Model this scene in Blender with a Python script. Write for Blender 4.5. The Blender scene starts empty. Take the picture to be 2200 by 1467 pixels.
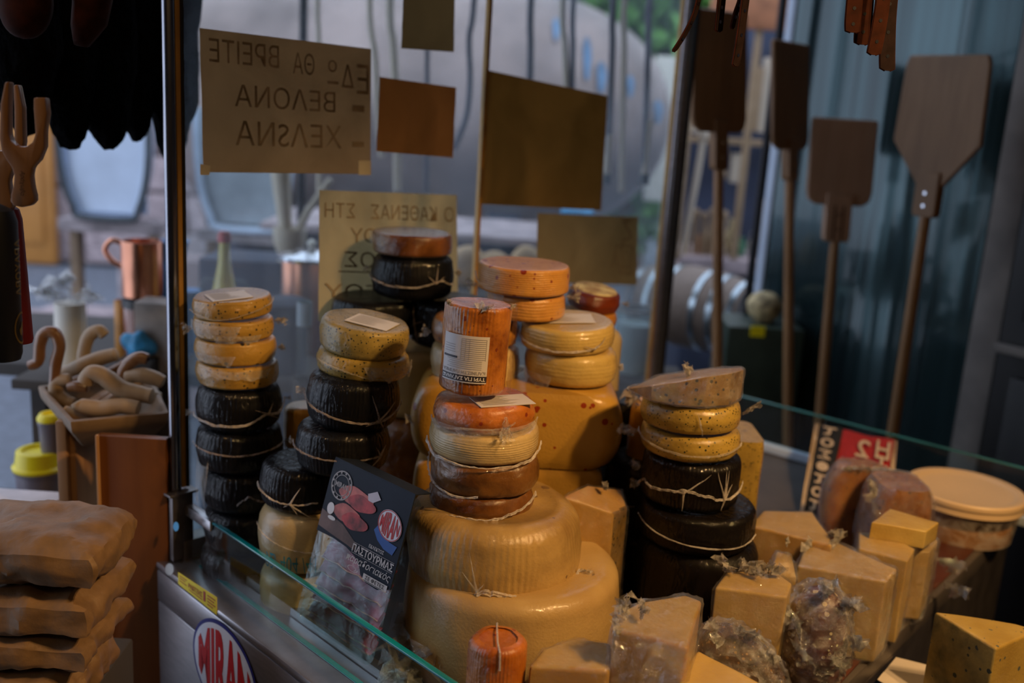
import bpy, bmesh, math, random
from mathutils import Vector, Matrix, noise
R_ = math.radians
rnd = random.Random(7)

# ------------------------------------------------------------------ camera
FP, PX, PY, CAMH = 2150.0, 1100.0, 733.5, 1.55
_z = Vector((580, 9067, 2150)).normalized()
_y = (Vector((0, 0, -1)) - Vector((0, 0, -1)).dot(_z) * _z).normalized()
_x = _y.cross(_z)
ROT = Matrix((_x, _y, _z))
scene = bpy.context.scene
cam = bpy.data.cameras.new('camera')
camo = bpy.data.objects.new('camera', cam)
scene.collection.objects.link(camo)
camo.matrix_world = Matrix.Translation((0, 0, CAMH)) @ ROT.to_4x4()
cam.sensor_width = 36
cam.lens = FP * 36 / 2200
cam.clip_start = 0.02
cam.dof.use_dof = True
cam.dof.focus_distance = 1.18
cam.dof.aperture_fstop = 2.6
scene.camera = camo

# ------------------------------------------------------------------ world, lights, exposure
w = bpy.data.worlds.new('overcast'); scene.world = w
w.use_nodes = True
w.node_tree.nodes['Background'].inputs[0].default_value = (0.70, 0.80, 1.0, 1)
w.node_tree.nodes['Background'].inputs[1].default_value = 1.85
vs = scene.view_settings
vs.view_transform = 'Standard'; vs.look = 'None'; vs.gamma = 1; vs.use_curve_mapping = False
vs.exposure = 0.0
scene.display_settings.display_device = 'sRGB'

def lamp(name, loc, power, col, size, target=None, spot=None):
    d = bpy.data.lights.new(name, 'SPOT' if spot else 'POINT')
    d.energy = power; d.color = col; d.shadow_soft_size = size
    if spot: d.spot_size = R_(spot); d.spot_blend = 0.6
    o = bpy.data.objects.new(name, d); scene.collection.objects.link(o)
    o.location = loc
    if target is not None:
        o.rotation_euler = (Vector(target) - Vector(loc)).to_track_quat('-Z', 'Y').to_euler()
    return o
WARM = (1.0, 0.60, 0.24)
LAMPS = [(0.92, 0.50, 2.30), (1.04, 0.58, 2.28), (0.98, 0.42, 2.31), (1.35, 0.95, 2.30)]
for i, l in enumerate(LAMPS):
    lamp('ceiling_spot_light', l, 38 if i < 3 else 13.0, WARM, 0.022, (0.36, 1.15, 0.92) if i < 3 else (0.75, 1.35, 0.9), 66 if i < 3 else 50)

for i, l in enumerate([(-.35, -.25, 2.15), (-.05, -.35, 2.2), (.25, -.3, 2.1), (.55, -.2, 2.18), (.85, -.05, 2.12), (1.3, .2, 2.2)]):  # unseen point lamps added around and behind the camera to raise glints on the film
    lamp('glint_lamp', l, 1.3, WARM, 0.014)
lamp('ceiling_spot_light', (-0.75, 0.55, 2.5), 11, WARM, 0.03, (-0.72, 1.25, 0.95), 46)

# ------------------------------------------------------------------ pixel helpers (points on real planes)
def ray(px, py):
    return ROT @ Vector(((px - PX) / FP, -(py - PY) / FP, -1))
CAM = Vector((0, 0, CAMH))
def UY(px, py, Y):
    r = ray(px, py); return CAM + r * (Y / r.y)
def UZ(px, py, Z):
    r = ray(px, py); return CAM + r * ((Z - CAMH) / r.z)
def UP(px, py, P, n):
    r = ray(px, py); return CAM + r * ((P - CAM).dot(n) / r.dot(n))
def scl(Y, px=1100, py=900):       # metres per pixel at world depth Y
    r = ray(px, py); return (Y / r.y) / FP

# ------------------------------------------------------------------ materials
MATS = {}
def nodes(name):
    m = bpy.data.materials.new(name); m.use_nodes = True
    nt = m.node_tree; nt.nodes.clear()
    out = nt.nodes.new('ShaderNodeOutputMaterial')
    MATS[name] = m
    return m, nt, out
def N(nt, t, **k):
    n = nt.nodes.new(t)
    for a, b in k.items():
        if a in n.inputs: n.inputs[a].default_value = b
        else: setattr(n, a, b)
    return n
def ramp(nt, fac, stops):
    r = nt.nodes.new('ShaderNodeValToRGB')
    el = r.color_ramp.elements
    while len(el) < len(stops): el.new(0.5)
    for e, (p, c) in zip(el, stops):
        e.position = p; e.color = (*c, 1) if len(c) == 3 else c
    nt.links.new(fac, r.inputs[0]); return r.outputs[0]
def coords(nt, sc=(1, 1, 1)):
    tc = N(nt, 'ShaderNodeTexCoord'); mp = N(nt, 'ShaderNodeMapping')
    mp.inputs['Scale'].default_value = sc
    nt.links.new(tc.outputs['Object'], mp.inputs[0]); return mp.outputs[0]
def noise_tex(nt, co, scale, detail=3, rough=0.5, dist=0):
    n = N(nt, 'ShaderNodeTexNoise'); n.inputs['Scale'].default_value = scale
    n.inputs['Detail'].default_value = detail; n.inputs['Roughness'].default_value = rough
    n.inputs['Distortion'].default_value = dist
    nt.links.new(co, n.inputs['Vector']); return n.outputs['Fac']
def mixc(nt, fac, a, b):
    m = N(nt, 'ShaderNodeMix'); m.data_type = 'RGBA'
    if isinstance(fac, float): m.inputs[0].default_value = fac
    else: nt.links.new(fac, m.inputs[0])
    for i, v in ((6, a), (7, b)):
        if isinstance(v, tuple): m.inputs[i].default_value = (*v, 1)
        else: nt.links.new(v, m.inputs[i])
    return m.outputs[2]
def bump(nt, h, strength, dist=0.002):
    b = N(nt, 'ShaderNodeBump'); b.inputs['Strength'].default_value = strength
    b.inputs['Distance'].default_value = dist
    nt.links.new(h, b.inputs['Height']); return b.outputs[0]

def plain(name, col, rough=0.5, metal=0.0, var=0.12, sc=20, bmp=0.15, bdist=0.001, coat=0.0, stretch=(1, 1, 1), spec=0.5, emit=None):
    m, nt, out = nodes(name)
    b = N(nt, 'ShaderNodeBsdfPrincipled')
    co = coords(nt, stretch)
    n = noise_tex(nt, co, sc, 4)
    dk = tuple(max(0, c * (1 - 2.2 * var)) for c in col); lt = tuple(min(1, c * (1 + 1.6 * var)) for c in col)
    nt.links.new(ramp(nt, n, [(0.3, dk), (0.7, lt)]), b.inputs['Base Color'])
    b.inputs['Roughness'].default_value = rough; b.inputs['Metallic'].default_value = metal
    b.inputs['Coat Weight'].default_value = coat; b.inputs['Coat Roughness'].default_value = 0.12
    b.inputs['Specular IOR Level'].default_value = spec
    if bmp: nt.links.new(bump(nt, n, bmp, bdist), b.inputs['Normal'])
    if emit:
        b.inputs['Emission Color'].default_value = (*emit, 1); b.inputs['Emission Strength'].default_value = 1
    nt.links.new(b.outputs[0], out.inputs[0])
    return m

def cheese(name, base, dark, speck=None, dens=0.3, sscale=160, rough=0.38, coat=0.6, mscale=14, wrink=0.35, bstretch=(1, 1, 1), white=0.0):
    """cheese rind or paste under clinging film: mottled colour, specks, fine wrinkles in the glossy skin"""
    bl_ = .70 if name in ('big_rind', 'lower_rind', 'pale_ivory', 'cream') else .55
    base = (base[0] * .76, base[1] * .69, base[2] * bl_ * .76); dark = tuple(c_ * .85 for c_ in dark) if bl_ > .6 else dark; dark = (dark[0] * .66, dark[1] * .58, dark[2] * (bl_ - .2))
    m, nt, out = nodes(name)
    b = N(nt, 'ShaderNodeBsdfPrincipled')
    co = coords(nt)
    n = noise_tex(nt, co, mscale, 4, 0.6)
    c = ramp(nt, n, [(0.32, dark), (0.62, base)])
    if speck:
        v = N(nt, 'ShaderNodeTexVoronoi'); v.inputs['Scale'].default_value = sscale
        v.inputs['Randomness'].default_value = 1
        nt.links.new(co, v.inputs['Vector'])
        d = N(nt, 'ShaderNodeMath', operation='LESS_THAN'); nt.links.new(v.outputs['Distance'], d.inputs[0])
        sz = N(nt, 'ShaderNodeMath', operation='MULTIPLY')
        sep = N(nt, 'ShaderNodeSeparateColor'); nt.links.new(v.outputs['Color'], sep.inputs[0])
        nt.links.new(sep.outputs[0], sz.inputs[0]); sz.inputs[1].default_value = 0.42
        nt.links.new(sz.outputs[0], d.inputs[1])
        on = N(nt, 'ShaderNodeMath', operation='LESS_THAN'); nt.links.new(sep.outputs[1], on.inputs[0]); on.inputs[1].default_value = dens
        k = N(nt, 'ShaderNodeMath', operation='MULTIPLY'); nt.links.new(d.outputs[0], k.inputs[0]); nt.links.new(on.outputs[0], k.inputs[1])
        c = mixc(nt, k.outputs[0], c, speck)
    if white:
        n3 = noise_tex(nt, co, 9, 5, 0.65)
        f = ramp(nt, n3, [(0.5, (0, 0, 0)), (0.62, (white,) * 3)])
        c = mixc(nt, f, c, (0.62, 0.6, 0.55))
    nt.links.new(c, b.inputs['Base Color'])
    b.inputs['Roughness'].default_value = rough
    b.inputs['Coat Weight'].default_value = min(1, coat * 1.2); b.inputs['Coat Roughness'].default_value = 0.05; b.inputs['Specular IOR Level'].default_value = 0.3
    n2 = noise_tex(nt, coords(nt, bstretch), 85, 5, 0.6, 1.0)
    bn = bump(nt, n2, min(1, wrink * 1.6), 0.0045)
    nt.links.new(bn, b.inputs['Coat Normal'])
    n4 = noise_tex(nt, co, 260, 4)
    nt.links.new(bump(nt, n4, 0.45, 0.0012), b.inputs['Normal'])
    nt.links.new(b.outputs[0], out.inputs[0])
    return m

def wax(name, col=(0.006, 0.006, 0.008)):
    m, nt, out = nodes(name)
    b = N(nt, 'ShaderNodeBsdfPrincipled')
    b.inputs['Base Color'].default_value = (*col, 1)
    b.inputs['Roughness'].default_value = 0.6; b.inputs['Specular IOR Level'].default_value = 0.12
    b.inputs['Coat Weight'].default_value = 0.45; b.inputs['Coat Roughness'].default_value = 0.05
    n2 = noise_tex(nt, coords(nt, (1, 1, 0.35)), 110, 3, 0.55, 0.8)
    nt.links.new(bump(nt, n2, 0.9, 0.0035), b.inputs['Coat Normal'])
    nt.links.new(b.outputs[0], out.inputs[0]); return m

def film(name, col, opac, rough=0.15, bs=0.8, bscale=160):
    m, nt, out = nodes(name)
    b = N(nt, 'ShaderNodeBsdfPrincipled'); b.inputs['Base Color'].default_value = (*col, 1)
    b.inputs['Roughness'].default_value = rough; b.inputs['Specular IOR Level'].default_value = 0.9
    t = N(nt, 'ShaderNodeBsdfTransparent'); mx = N(nt, 'ShaderNodeMixShader')
    n = noise_tex(nt, coords(nt), bscale, 6, 0.65, 1.2)
    nt.links.new(bump(nt, n, bs, 0.003), b.inputs['Normal'])
    f = ramp(nt, noise_tex(nt, coords(nt), 45, 5, 0.7, 1.0), [(0.35, (opac * 0.45,) * 3), (0.7, (min(1, opac * 1.6),) * 3)])
    nt.links.new(f, mx.inputs[0]); nt.links.new(t.outputs[0], mx.inputs[1]); nt.links.new(b.outputs[0], mx.inputs[2])
    nt.links.new(mx.outputs[0], out.inputs[0]); return m

def cling(name, gloss=0.2, bs=1.0, bscale=60, tint=(1, 1, 1), milky=0.05, rough=0.08):
    """clear cling film: transparent, with sharp crinkled highlights and a little milkiness"""
    m, nt, out = nodes(name)
    g = N(nt, 'ShaderNodeBsdfGlossy'); g.inputs['Roughness'].default_value = rough
    t = N(nt, 'ShaderNodeBsdfTransparent'); t.inputs[0].default_value = (*tint, 1)
    d = N(nt, 'ShaderNodeBsdfDiffuse'); d.inputs[0].default_value = (0.8, 0.78, 0.76, 1)
    n = noise_tex(nt, coords(nt), bscale, 6, 0.65, 1.5)
    bn = bump(nt, n, bs, 0.010)
    nt.links.new(bn, g.inputs['Normal']); nt.links.new(bn, d.inputs['Normal'])
    lw = N(nt, 'ShaderNodeLayerWeight'); lw.inputs[0].default_value = 0.35
    nt.links.new(bn, lw.inputs['Normal'])
    ad = N(nt, 'ShaderNodeMath', operation='MULTIPLY_ADD'); nt.links.new(lw.outputs['Facing'], ad.inputs[0])
    ad.inputs[1].default_value = gloss * 0.9; ad.inputs[2].default_value = gloss * 0.75
    m1 = N(nt, 'ShaderNodeMixShader'); nt.links.new(ad.outputs[0], m1.inputs[0])
    nt.links.new(t.outputs[0], m1.inputs[1]); nt.links.new(g.outputs[0], m1.inputs[2])
    f = ramp(nt, noise_tex(nt, coords(nt), 30, 5, 0.7, 1.0), [(0.4, (0, 0, 0)), (0.72, (min(1, milky * 5),) * 3)])
    m2 = N(nt, 'ShaderNodeMixShader'); nt.links.new(f, m2.inputs[0])
    nt.links.new(m1.outputs[0], m2.inputs[1]); nt.links.new(d.outputs[0], m2.inputs[2])
    nt.links.new(m2.outputs[0], out.inputs[0]); return m

def pane_mat(name, dust=0.06, tint=(0.93, 0.97, 0.97), gl=0.9):
    m, nt, out = nodes(name)
    t = N(nt, 'ShaderNodeBsdfTransparent'); t.inputs[0].default_value = (*tint, 1)
    g = N(nt, 'ShaderNodeBsdfGlossy'); g.inputs['Roughness'].default_value = 0.02
    g.inputs[0].default_value = (gl, gl, gl, 1)
    fr = N(nt, 'ShaderNodeFresnel'); fr.inputs[0].default_value = 1.35
    ge = N(nt, 'ShaderNodeNewGeometry'); iv = N(nt, 'ShaderNodeMath', operation='SUBTRACT'); iv.inputs[0].default_value = 1
    nt.links.new(ge.outputs['Backfacing'], iv.inputs[1]); ml = N(nt, 'ShaderNodeMath', operation='MULTIPLY')
    nt.links.new(iv.outputs[0], ml.inputs[0]); nt.links.new(fr.outputs[0], ml.inputs[1])
    m1 = N(nt, 'ShaderNodeMixShader'); nt.links.new(ml.outputs[0], m1.inputs[0])
    nt.links.new(t.outputs[0], m1.inputs[1]); nt.links.new(g.outputs[0], m1.inputs[2])
    tr = N(nt, 'ShaderNodeBsdfTranslucent'); tr.inputs[0].default_value = (0.62, 0.72, 0.85, 1)
    df = N(nt, 'ShaderNodeBsdfDiffuse'); df.inputs[0].default_value = (0.5, 0.5, 0.5, 1)
    m0 = N(nt, 'ShaderNodeMixShader'); m0.inputs[0].default_value = 0.35
    nt.links.new(tr.outputs[0], m0.inputs[1]); nt.links.new(df.outputs[0], m0.inputs[2])
    co = coords(nt)
    a = ramp(nt, noise_tex(nt, co, 3.2, 6, 0.6, 0.8), [(0.35, (dust * 0.5,) * 3), (0.7, (dust * 2.2,) * 3)])
    sp = ramp(nt, noise_tex(nt, co, 90, 4, 0.7), [(0.62, (0, 0, 0)), (0.78, (dust * 3,) * 3)])
    s = N(nt, 'ShaderNodeMath', operation='ADD'); nt.links.new(a, s.inputs[0]); nt.links.new(sp, s.inputs[1])
    m2 = N(nt, 'ShaderNodeMixShader'); nt.links.new(s.outputs[0], m2.inputs[0])
    nt.links.new(m1.outputs[0], m2.inputs[1]); nt.links.new(m0.outputs[0], m2.inputs[2])
    nt.links.new(m2.outputs[0], out.inputs[0]); return m

def sheet_mat(name, col, trans=0.45, var=0.18, sc=7):
    m, nt, out = nodes(name)
    co = coords(nt)
    c = ramp(nt, noise_tex(nt, co, sc, 5, 0.6, 0.6), [(0.3, tuple(x * (1 - var * 1.5) for x in col)), (0.7, col)])
    d = N(nt, 'ShaderNodeBsdfDiffuse'); t = N(nt, 'ShaderNodeBsdfTranslucent')
    nt.links.new(c, d.inputs[0]); nt.links.new(c, t.inputs[0])
    mx = N(nt, 'ShaderNodeMixShader'); mx.inputs[0].default_value = trans
    nt.links.new(d.outputs[0], mx.inputs[1]); nt.links.new(t.outputs[0], mx.inputs[2])
    nt.links.new(mx.outputs[0], out.inputs[0]); return m

def wood(name, a, b_, rough=0.5, sc=6, stretch=(1, 1, 0.08), coat=0.0):
    m, nt, out = nodes(name)
    b = N(nt, 'ShaderNodeBsdfPrincipled')
    co = coords(nt, stretch)
    n = noise_tex(nt, co, sc * 10, 5, 0.6, 0.5)
    n2 = noise_tex(nt, coords(nt), 4, 2)
    c = ramp(nt, n, [(0.3, a), (0.7, b_)])
    c = mixc(nt, ramp(nt, n2, [(0.4, (0, 0, 0)), (0.8, (0.5,) * 3)]), c, tuple(x * 0.6 for x in a))
    nt.links.new(c, b.inputs['Base Color'])
    b.inputs['Roughness'].default_value = rough; b.inputs['Coat Weight'].default_value = coat
    nt.links.new(bump(nt, n, 0.15, 0.001), b.inputs['Normal'])
    nt.links.new(b.outputs[0], out.inputs[0]); return m

# cheeses
cheese('herb_yellow', (0.56, 0.36, 0.11), (0.42, 0.24, 0.06), (0.07, 0.05, 0.02), 0.65, 230)
cheese('herb_big_specks', (0.56, 0.35, 0.10), (0.44, 0.25, 0.06), (0.03, 0.025, 0.02), 0.75, 100)
cheese('herb_dark', (0.42, 0.33, 0.14), (0.26, 0.22, 0.10), (0.03, 0.03, 0.02), 0.85, 300, mscale=22)
cheese('herb_green', (0.52, 0.38, 0.12), (0.34, 0.24, 0.07), (0.03, 0.03, 0.01), 0.7, 270)
cheese('chili_orange', (0.70, 0.37, 0.13), (0.60, 0.26, 0.07), (0.20, 0.02, 0.005), 0.35, 90, wrink=0.5)
cheese('smoked_paprika', (0.60, 0.23, 0.05), (0.20, 0.045, 0.010), (0.16, 0.03, 0.01), 0.4, 150, mscale=26, coat=0.9)
cheese('paprika_bright', (0.66, 0.22, 0.04), (0.34, 0.07, 0.010), (0.22, 0.03, 0.01), 0.35, 110, mscale=20, coat=1.0, wrink=0.6)
cheese('brown_smoked', (0.24, 0.095, 0.028), (0.10, 0.032, 0.010), None, mscale=30, coat=0.9, wrink=0.5)
cheese('brown_pale', (0.26, 0.12, 0.045), (0.13, 0.05, 0.018), None, mscale=26, coat=0.8)
cheese('cream', (0.72, 0.57, 0.33), (0.62, 0.46, 0.22), None, mscale=8, coat=0.7)
cheese('cream_pepper', (0.70, 0.54, 0.27), (0.60, 0.42, 0.15), (0.03, 0.035, 0.02), 0.10, 50, mscale=10, coat=0.7)
cheese('pale_ivory', (0.66, 0.56, 0.36), (0.58, 0.46, 0.26), None, mscale=6, coat=0.5, wrink=0.15)
cheese('big_rind', (0.62, 0.44, 0.20), (0.46, 0.30, 0.11), (0.16, 0.09, 0.04), 0.12, 60, mscale=12, coat=0.55, wrink=0.3, bstretch=(1.6, 1.6, 0.4))
cheese('lower_rind', (0.66, 0.49, 0.25), (0.60, 0.40, 0.16), None, mscale=5, coat=0.3, wrink=0.12, rough=0.45)
cheese('yellow_chili', (0.62, 0.38, 0.10), (0.56, 0.32, 0.08), (0.26, 0.03, 0.005), 0.30, 62, mscale=7, coat=0.45, wrink=0.12)
cheese('yellow_plain', (0.62, 0.38, 0.11), (0.55, 0.31, 0.08), None, mscale=6, coat=0.35, wrink=0.12)
cheese('red_moldy', (0.20, 0.035, 0.012), (0.10, 0.015, 0.006), None, mscale=18, coat=0.6, wrink=0.4)
cheese('mold_white', (0.75, 0.73, 0.70), (0.32, 0.22, 0.20), None, mscale=35, coat=0.0, rough=0.8)
cheese('paste', (0.64, 0.41, 0.16), (0.57, 0.34, 0.12), None, mscale=6, coat=0.25, wrink=0.2, rough=0.42)
cheese('paste_pale', (0.66, 0.49, 0.25), (0.58, 0.41, 0.18), None, mscale=9, coat=0.3, wrink=0.2, rough=0.45)
cheese('rind_orange', (0.52, 0.24, 0.06), (0.28, 0.10, 0.025), (0.10, 0.04, 0.02), 0.4, 120, mscale=20, coat=0.7)
cheese('rind_herb', (0.38, 0.24, 0.08), (0.20, 0.13, 0.05), (0.02, 0.02, 0.012), 0.7, 160, mscale=25, coat=0.5)
cheese('blue_rind', (0.56, 0.44, 0.22), (0.20, 0.20, 0.15), (0.06, 0.07, 0.06), 0.4, 90, mscale=22, coat=0.2, rough=0.5)
cheese('blue_paste', (0.58, 0.44, 0.18), (0.50, 0.36, 0.12), (0.09, 0.10, 0.08), 0.35, 120, mscale=12, coat=0.2, rough=0.5)
cheese('salami', (0.16, 0.025, 0.012), (0.05, 0.008, 0.006), (0.55, 0.42, 0.26), 0.5, 110, mscale=28, coat=0.7, wrink=0.7)
cheese('dried_fruit', (0.14, 0.06, 0.02), (0.03, 0.012, 0.006), (0.35, 0.18, 0.06), 0.5, 220, mscale=40, coat=0.8, wrink=0.9)
wax('black_wax', (0.003, 0.003, 0.0045)); wax('black_wax_brown', (0.0035, 0.002, 0.0015))
# film, glass
film('film_seam', (0.60, 0.54, 0.50), 0.6, 0.3, 0.6)
film('film_tuft', (0.62, 0.57, 0.52), 0.32, 0.10, 0.9)
film('film_grey', (0.36, 0.30, 0.28), 0.6, 0.3, 0.6)
cling('cling_clear', 0.13, 1.0, 65, milky=0.015, rough=.06)
cling('cling_heavy', 0.24, 1.0, 60, milky=0.035, rough=.07)
cling('cling_salami', 0.30, 1.0, 42, milky=0.06)
cling('tray_plastic', 0.07, 0.25, 20, tint=(0.90, 0.96, 0.97), milky=0.0)
pane_mat('window_glass', 0.055); pane_mat('low_glass', 0.012, (0.90, 0.96, 0.95)); pane_mat('bottle_glass', 0.02, (0.85, 0.92, 0.90))
plain('glass_edge', (0.0, 0.20, 0.25), 0.25, 0, 0.15, 8, 0.0, coat=1.0)
plain('glass_edge_light', (0.04, 0.24, 0.28), 0.2, 0, 0.15, 8, 0.0, coat=1.0)
# metals
plain('steel', (0.42, 0.40, 0.42), 0.30, 0.9, 0.06, 30, 0.04, stretch=(1, 1, 6))
plain('steel_dark', (0.16, 0.14, 0.14), 0.36, 0.85, 0.12, 25, 0.05)
plain('deck_grey', (0.10, 0.085, 0.08), 0.45, 0.3, 0.1, 12, 0.05); plain('post_steel', (0.30, 0.30, 0.34), 0.22, 1.0, 0.05, 20, 0.0)
plain('chrome', (0.62, 0.64, 0.70), 0.15, 1.0, 0.03, 20, 0.0)
plain('gold_tape', (0.46, 0.24, 0.05), 0.45, 0.2, 0.12, 15, 0.05)
plain('copper', (0.62, 0.27, 0.17), 0.28, 1.0, 0.08, 12, 0.1)
plain('black_plastic', (0.015, 0.015, 0.018), 0.35, 0, 0.1)
plain('tank_bronze', (0.33, 0.25, 0.23), 0.45, 0.35, 0.22, 2.2, 0.15, 0.01)
plain('blue_paint', (0.13, 0.25, 0.42), 0.5, 0, 0.2, 8)
plain('black_iron', (0.02, 0.02, 0.025), 0.5, 0.5)
plain('hoop_steel', (0.42, 0.50, 0.55), 0.25, 0.9, 0.1)
# woods
wood('peel_wood', (0.22, 0.115, 0.050), (0.30, 0.165, 0.075), 0.55)
wood('peel_pale', (0.42, 0.26, 0.17), (0.52, 0.34, 0.23), 0.6)
wood('peel_handle', (0.28, 0.14, 0.05), (0.38, 0.20, 0.08), 0.45, coat=0.2)
wood('cane_wood', (0.30, 0.20, 0.11), (0.40, 0.28, 0.17), 0.5, stretch=(0.3, 0.3, 0.3))
wood('cane_brown', (0.20, 0.08, 0.025), (0.30, 0.14, 0.05), 0.35, stretch=(0.4, 0.4, 0.4), coat=0.5)
wood('trough_wood', (0.17, 0.105, 0.055), (0.26, 0.17, 0.10), 0.6, stretch=(0.1, 1, 1))
wood('stand_wood', (0.12, 0.038, 0.008), (0.17, 0.060, 0.014), 0.45, sc=4)
wood('stand_edge', (0.34, 0.17, 0.07), (0.42, 0.23, 0.10), 0.5)
wood('board_red', (0.055, 0.012, 0.007), (0.09, 0.022, 0.012), 0.4, stretch=(0.1, 1, 1), coat=0.3)
wood('barrel_wood', (0.17, 0.12, 0.09), (0.25, 0.19, 0.15), 0.6, stretch=(0.1, 1, 1))
wood('dark_carved', (0.006, 0.005, 0.005), (0.012, 0.010, 0.009), 0.4)
wood('door_orange', (0.42, 0.17, 0.03), (0.52, 0.23, 0.05), 0.5)
wood('stick_pale', (0.50, 0.42, 0.32), (0.60, 0.52, 0.42), 0.5)
wood('stick_dark', (0.05, 0.05, 0.07), (0.09, 0.08, 0.11), 0.5)
wood('sling_wood', (0.20, 0.085, 0.022), (0.28, 0.13, 0.04), 0.4, coat=0.3)
# papers, cloth, misc
sheet_mat('paper_beige', (0.66, 0.50, 0.33), .6); sheet_mat('paper_brown', (0.56, 0.31, 0.14), 0.6)
sheet_mat('paper_tan', (0.46, 0.30, 0.13), 0.6); sheet_mat('paper_pale', (0.74, 0.65, 0.46), .62); sheet_mat('paper_olive', (0.50, 0.40, 0.25), 0.6)
plain('ink', (0.10, 0.085, 0.075), 0.9, 0, 0.2, 40, 0); plain('ink_faint', (0.30, 0.235, 0.165), 0.9, 0, 0.2, 30, 0)
plain('tape', (0.70, 0.66, 0.56), 0.3, 0, 0.05)
plain('kraft', (0.20, 0.115, 0.055), 0.6, 0, 0.12, 40, 0.8, 0.004)
plain('cream_plastic', (0.64, 0.46, 0.28), 0.35, 0, 0.04, 5, 0.02)
cling('tub_plastic', 0.08, 0.1, 8, tint=(0.86, 0.78, 0.70), milky=0.06)
plain('yellow_plastic', (0.85, 0.72, 0.01), 0.35, 0, 0.04, 5, 0.02)
plain('grey_plastic', (0.19, 0.17, 0.21), 0.35, 0, 0.06, 5, 0.02)
plain('white_plastic', (0.72, 0.68, 0.60), 0.5, 0, 0.04)
plain('pinkish_white', (0.60, 0.55, 0.58), 0.5, 0, 0.08)
plain('blue_plastic', (0.02, 0.19, 0.48), 0.35, 0, 0.08); plain('blue_bag', (0.06, 0.40, 0.78), 0.35, 0, 0.2, 12, 0.4, 0.01)
plain('orange_tin', (0.58, 0.26, 0.05), 0.4); plain('amber', (0.22, 0.05, 0.015), 0.2, 0, 0.15, coat=0.6)
plain('black_fleece', (0.0035, 0.0035, 0.004), 1.0, 0, 0.2, 60, 1.0, 0.02, spec=0.02)
plain('leather', (0.030, 0.007, 0.003), 0.75, 0, 0.2, 60, 0.4, spec=0.08); plain('leather_dark', (0.014, 0.007, 0.007), 0.75, 0, 0.2, 60, 0.4, spec=0.08)
plain('leather_tan', (0.045, 0.010, 0.004), 0.75, 0, 0.2, 60, 0.3, spec=0.08)
plain('navy_card', (0.010, 0.016, 0.032), 0.55, 0, 0.15, 9, 0, spec=0.2); plain('white_ink', (0.72, 0.70, 0.72), 0.5, 0, 0.04, bmp=0)
plain('miran_red', (0.55, 0.006, 0.012), 0.35, 0, 0.05, bmp=0); plain('miran_navy', (0.012, 0.016, 0.20), 0.35, 0, 0.05, bmp=0)
plain('logo_white', (0.74, 0.76, 0.86), 0.35, 0, 0.03, bmp=0); plain('ribbon_blue', (0.01, 0.10, 0.40), 0.35, 0, 0.1, bmp=0)
plain('meat_red', (0.42, 0.035, 0.04), 0.5, 0, 0.35, 60, 0); plain('meat_pink', (0.58, 0.14, 0.12), 0.5, 0, 0.25, 40, 0)
plain('meat_slice', (0.30, 0.045, 0.10), 0.35, 0, 0.4, 30, 0.6, 0.004, coat=0.25); plain('fat', (0.45, 0.24, 0.20), 0.3, 0, 0.3, 60, 0.4)
plain('board_print', (0.11, 0.055, 0.045), 0.5, 0, 0.3, 30, 0); plain('price_pink', (0.62, 0.55, 0.62), 0.5, 0, 0.1, bmp=0)
plain('sticker_yellow', (0.80, 0.62, 0.0), 0.35, 0, 0.03, bmp=0); plain('sticker_text', (0.42, 0.03, 0.01), 0.5, 0, 0.1, bmp=0)
plain('sticker_blue', (0.08, 0.40, 0.72), 0.4, 0, 0.1, bmp=0); plain('label_paper', (0.60, 0.56, 0.56), 0.45, 0, 0.05, 8, 0.05)
plain('label_ink', (0.03, 0.025, 0.035), 0.5, 0, 0.1, bmp=0); plain('label_grey', (0.36, 0.33, 0.33), 0.5, 0, 0.1, bmp=0)
plain('teal_ink', (0.03, 0.22, 0.30), 0.6, 0, 0.3, bmp=0); plain('white_paper', (0.62, 0.55, 0.50), 0.6, 0, 0.05)
plain('towel_red', (0.36, 0.012, 0.014), 0.95, 0, 0.2, 300, 0.9, 0.003); plain('towel_black', (0.010, 0.010, 0.012), 0.95, 0, 0.2, 300, 0.9, 0.003)
plain('towel_light', (0.52, 0.40, 0.28), 0.95, 0, 0.15, 300, 0.6, 0.003)
plain('gold_print', (0.30, 0.20, 0.05), 0.4, 0.3, 0.1, bmp=0); plain('bat_black', (0.010, 0.012, 0.022), 0.5, 0, 0.1, bmp=0.05)
plain('bat_red', (0.17, 0.006, 0.012), 0.5, 0, 0.1, bmp=0.05)
plain('enamel', (0.52, 0.62, 0.78), 0.3, 0, 0.12, 3, 0.1); plain('enamel_rim', (0.04, 0.05, 0.06), 0.4)
plain('canvas_grey', (0.34, 0.38, 0.42), 0.7, 0, 0.2, 4)
plain('stone', (0.34, 0.29, 0.30), 0.85, 0, 0.22, 9, 0.5, 0.01); plain('stone_pink', (0.40, 0.32, 0.33), 0.85, 0, 0.2, 9, 0.4, 0.01)
plain('mortar', (0.16, 0.13, 0.13), 0.9); plain('asphalt', (0.15, 0.17, 0.21), 0.85, 0, 0.12, 25, 0.3)
plain('floor_mat', (0.05, 0.045, 0.045), 0.6, 0, 0.2, 6); plain('wall_dark', (0.05, 0.042, 0.038), 0.8, 0, 0.15, 3)
plain('ceiling_mat', (0.06, 0.055, 0.05), 0.9); plain('trim_grey', (0.20, 0.18, 0.165), 0.6, 0, 0.25, 5, 0.1)
plain('leaf', (0.10, 0.24, 0.05), 0.5, 0, 0.4, 5, 0); plain('bark', (0.12, 0.08, 0.05), 0.9)
plain('pottery', (0.42, 0.36, 0.32), 0.5, 0, 0.25, 9); plain('terracotta', (0.42, 0.17, 0.08), 0.6); plain('green_glaze', (0.07, 0.22, 0.12), 0.3)
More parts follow.
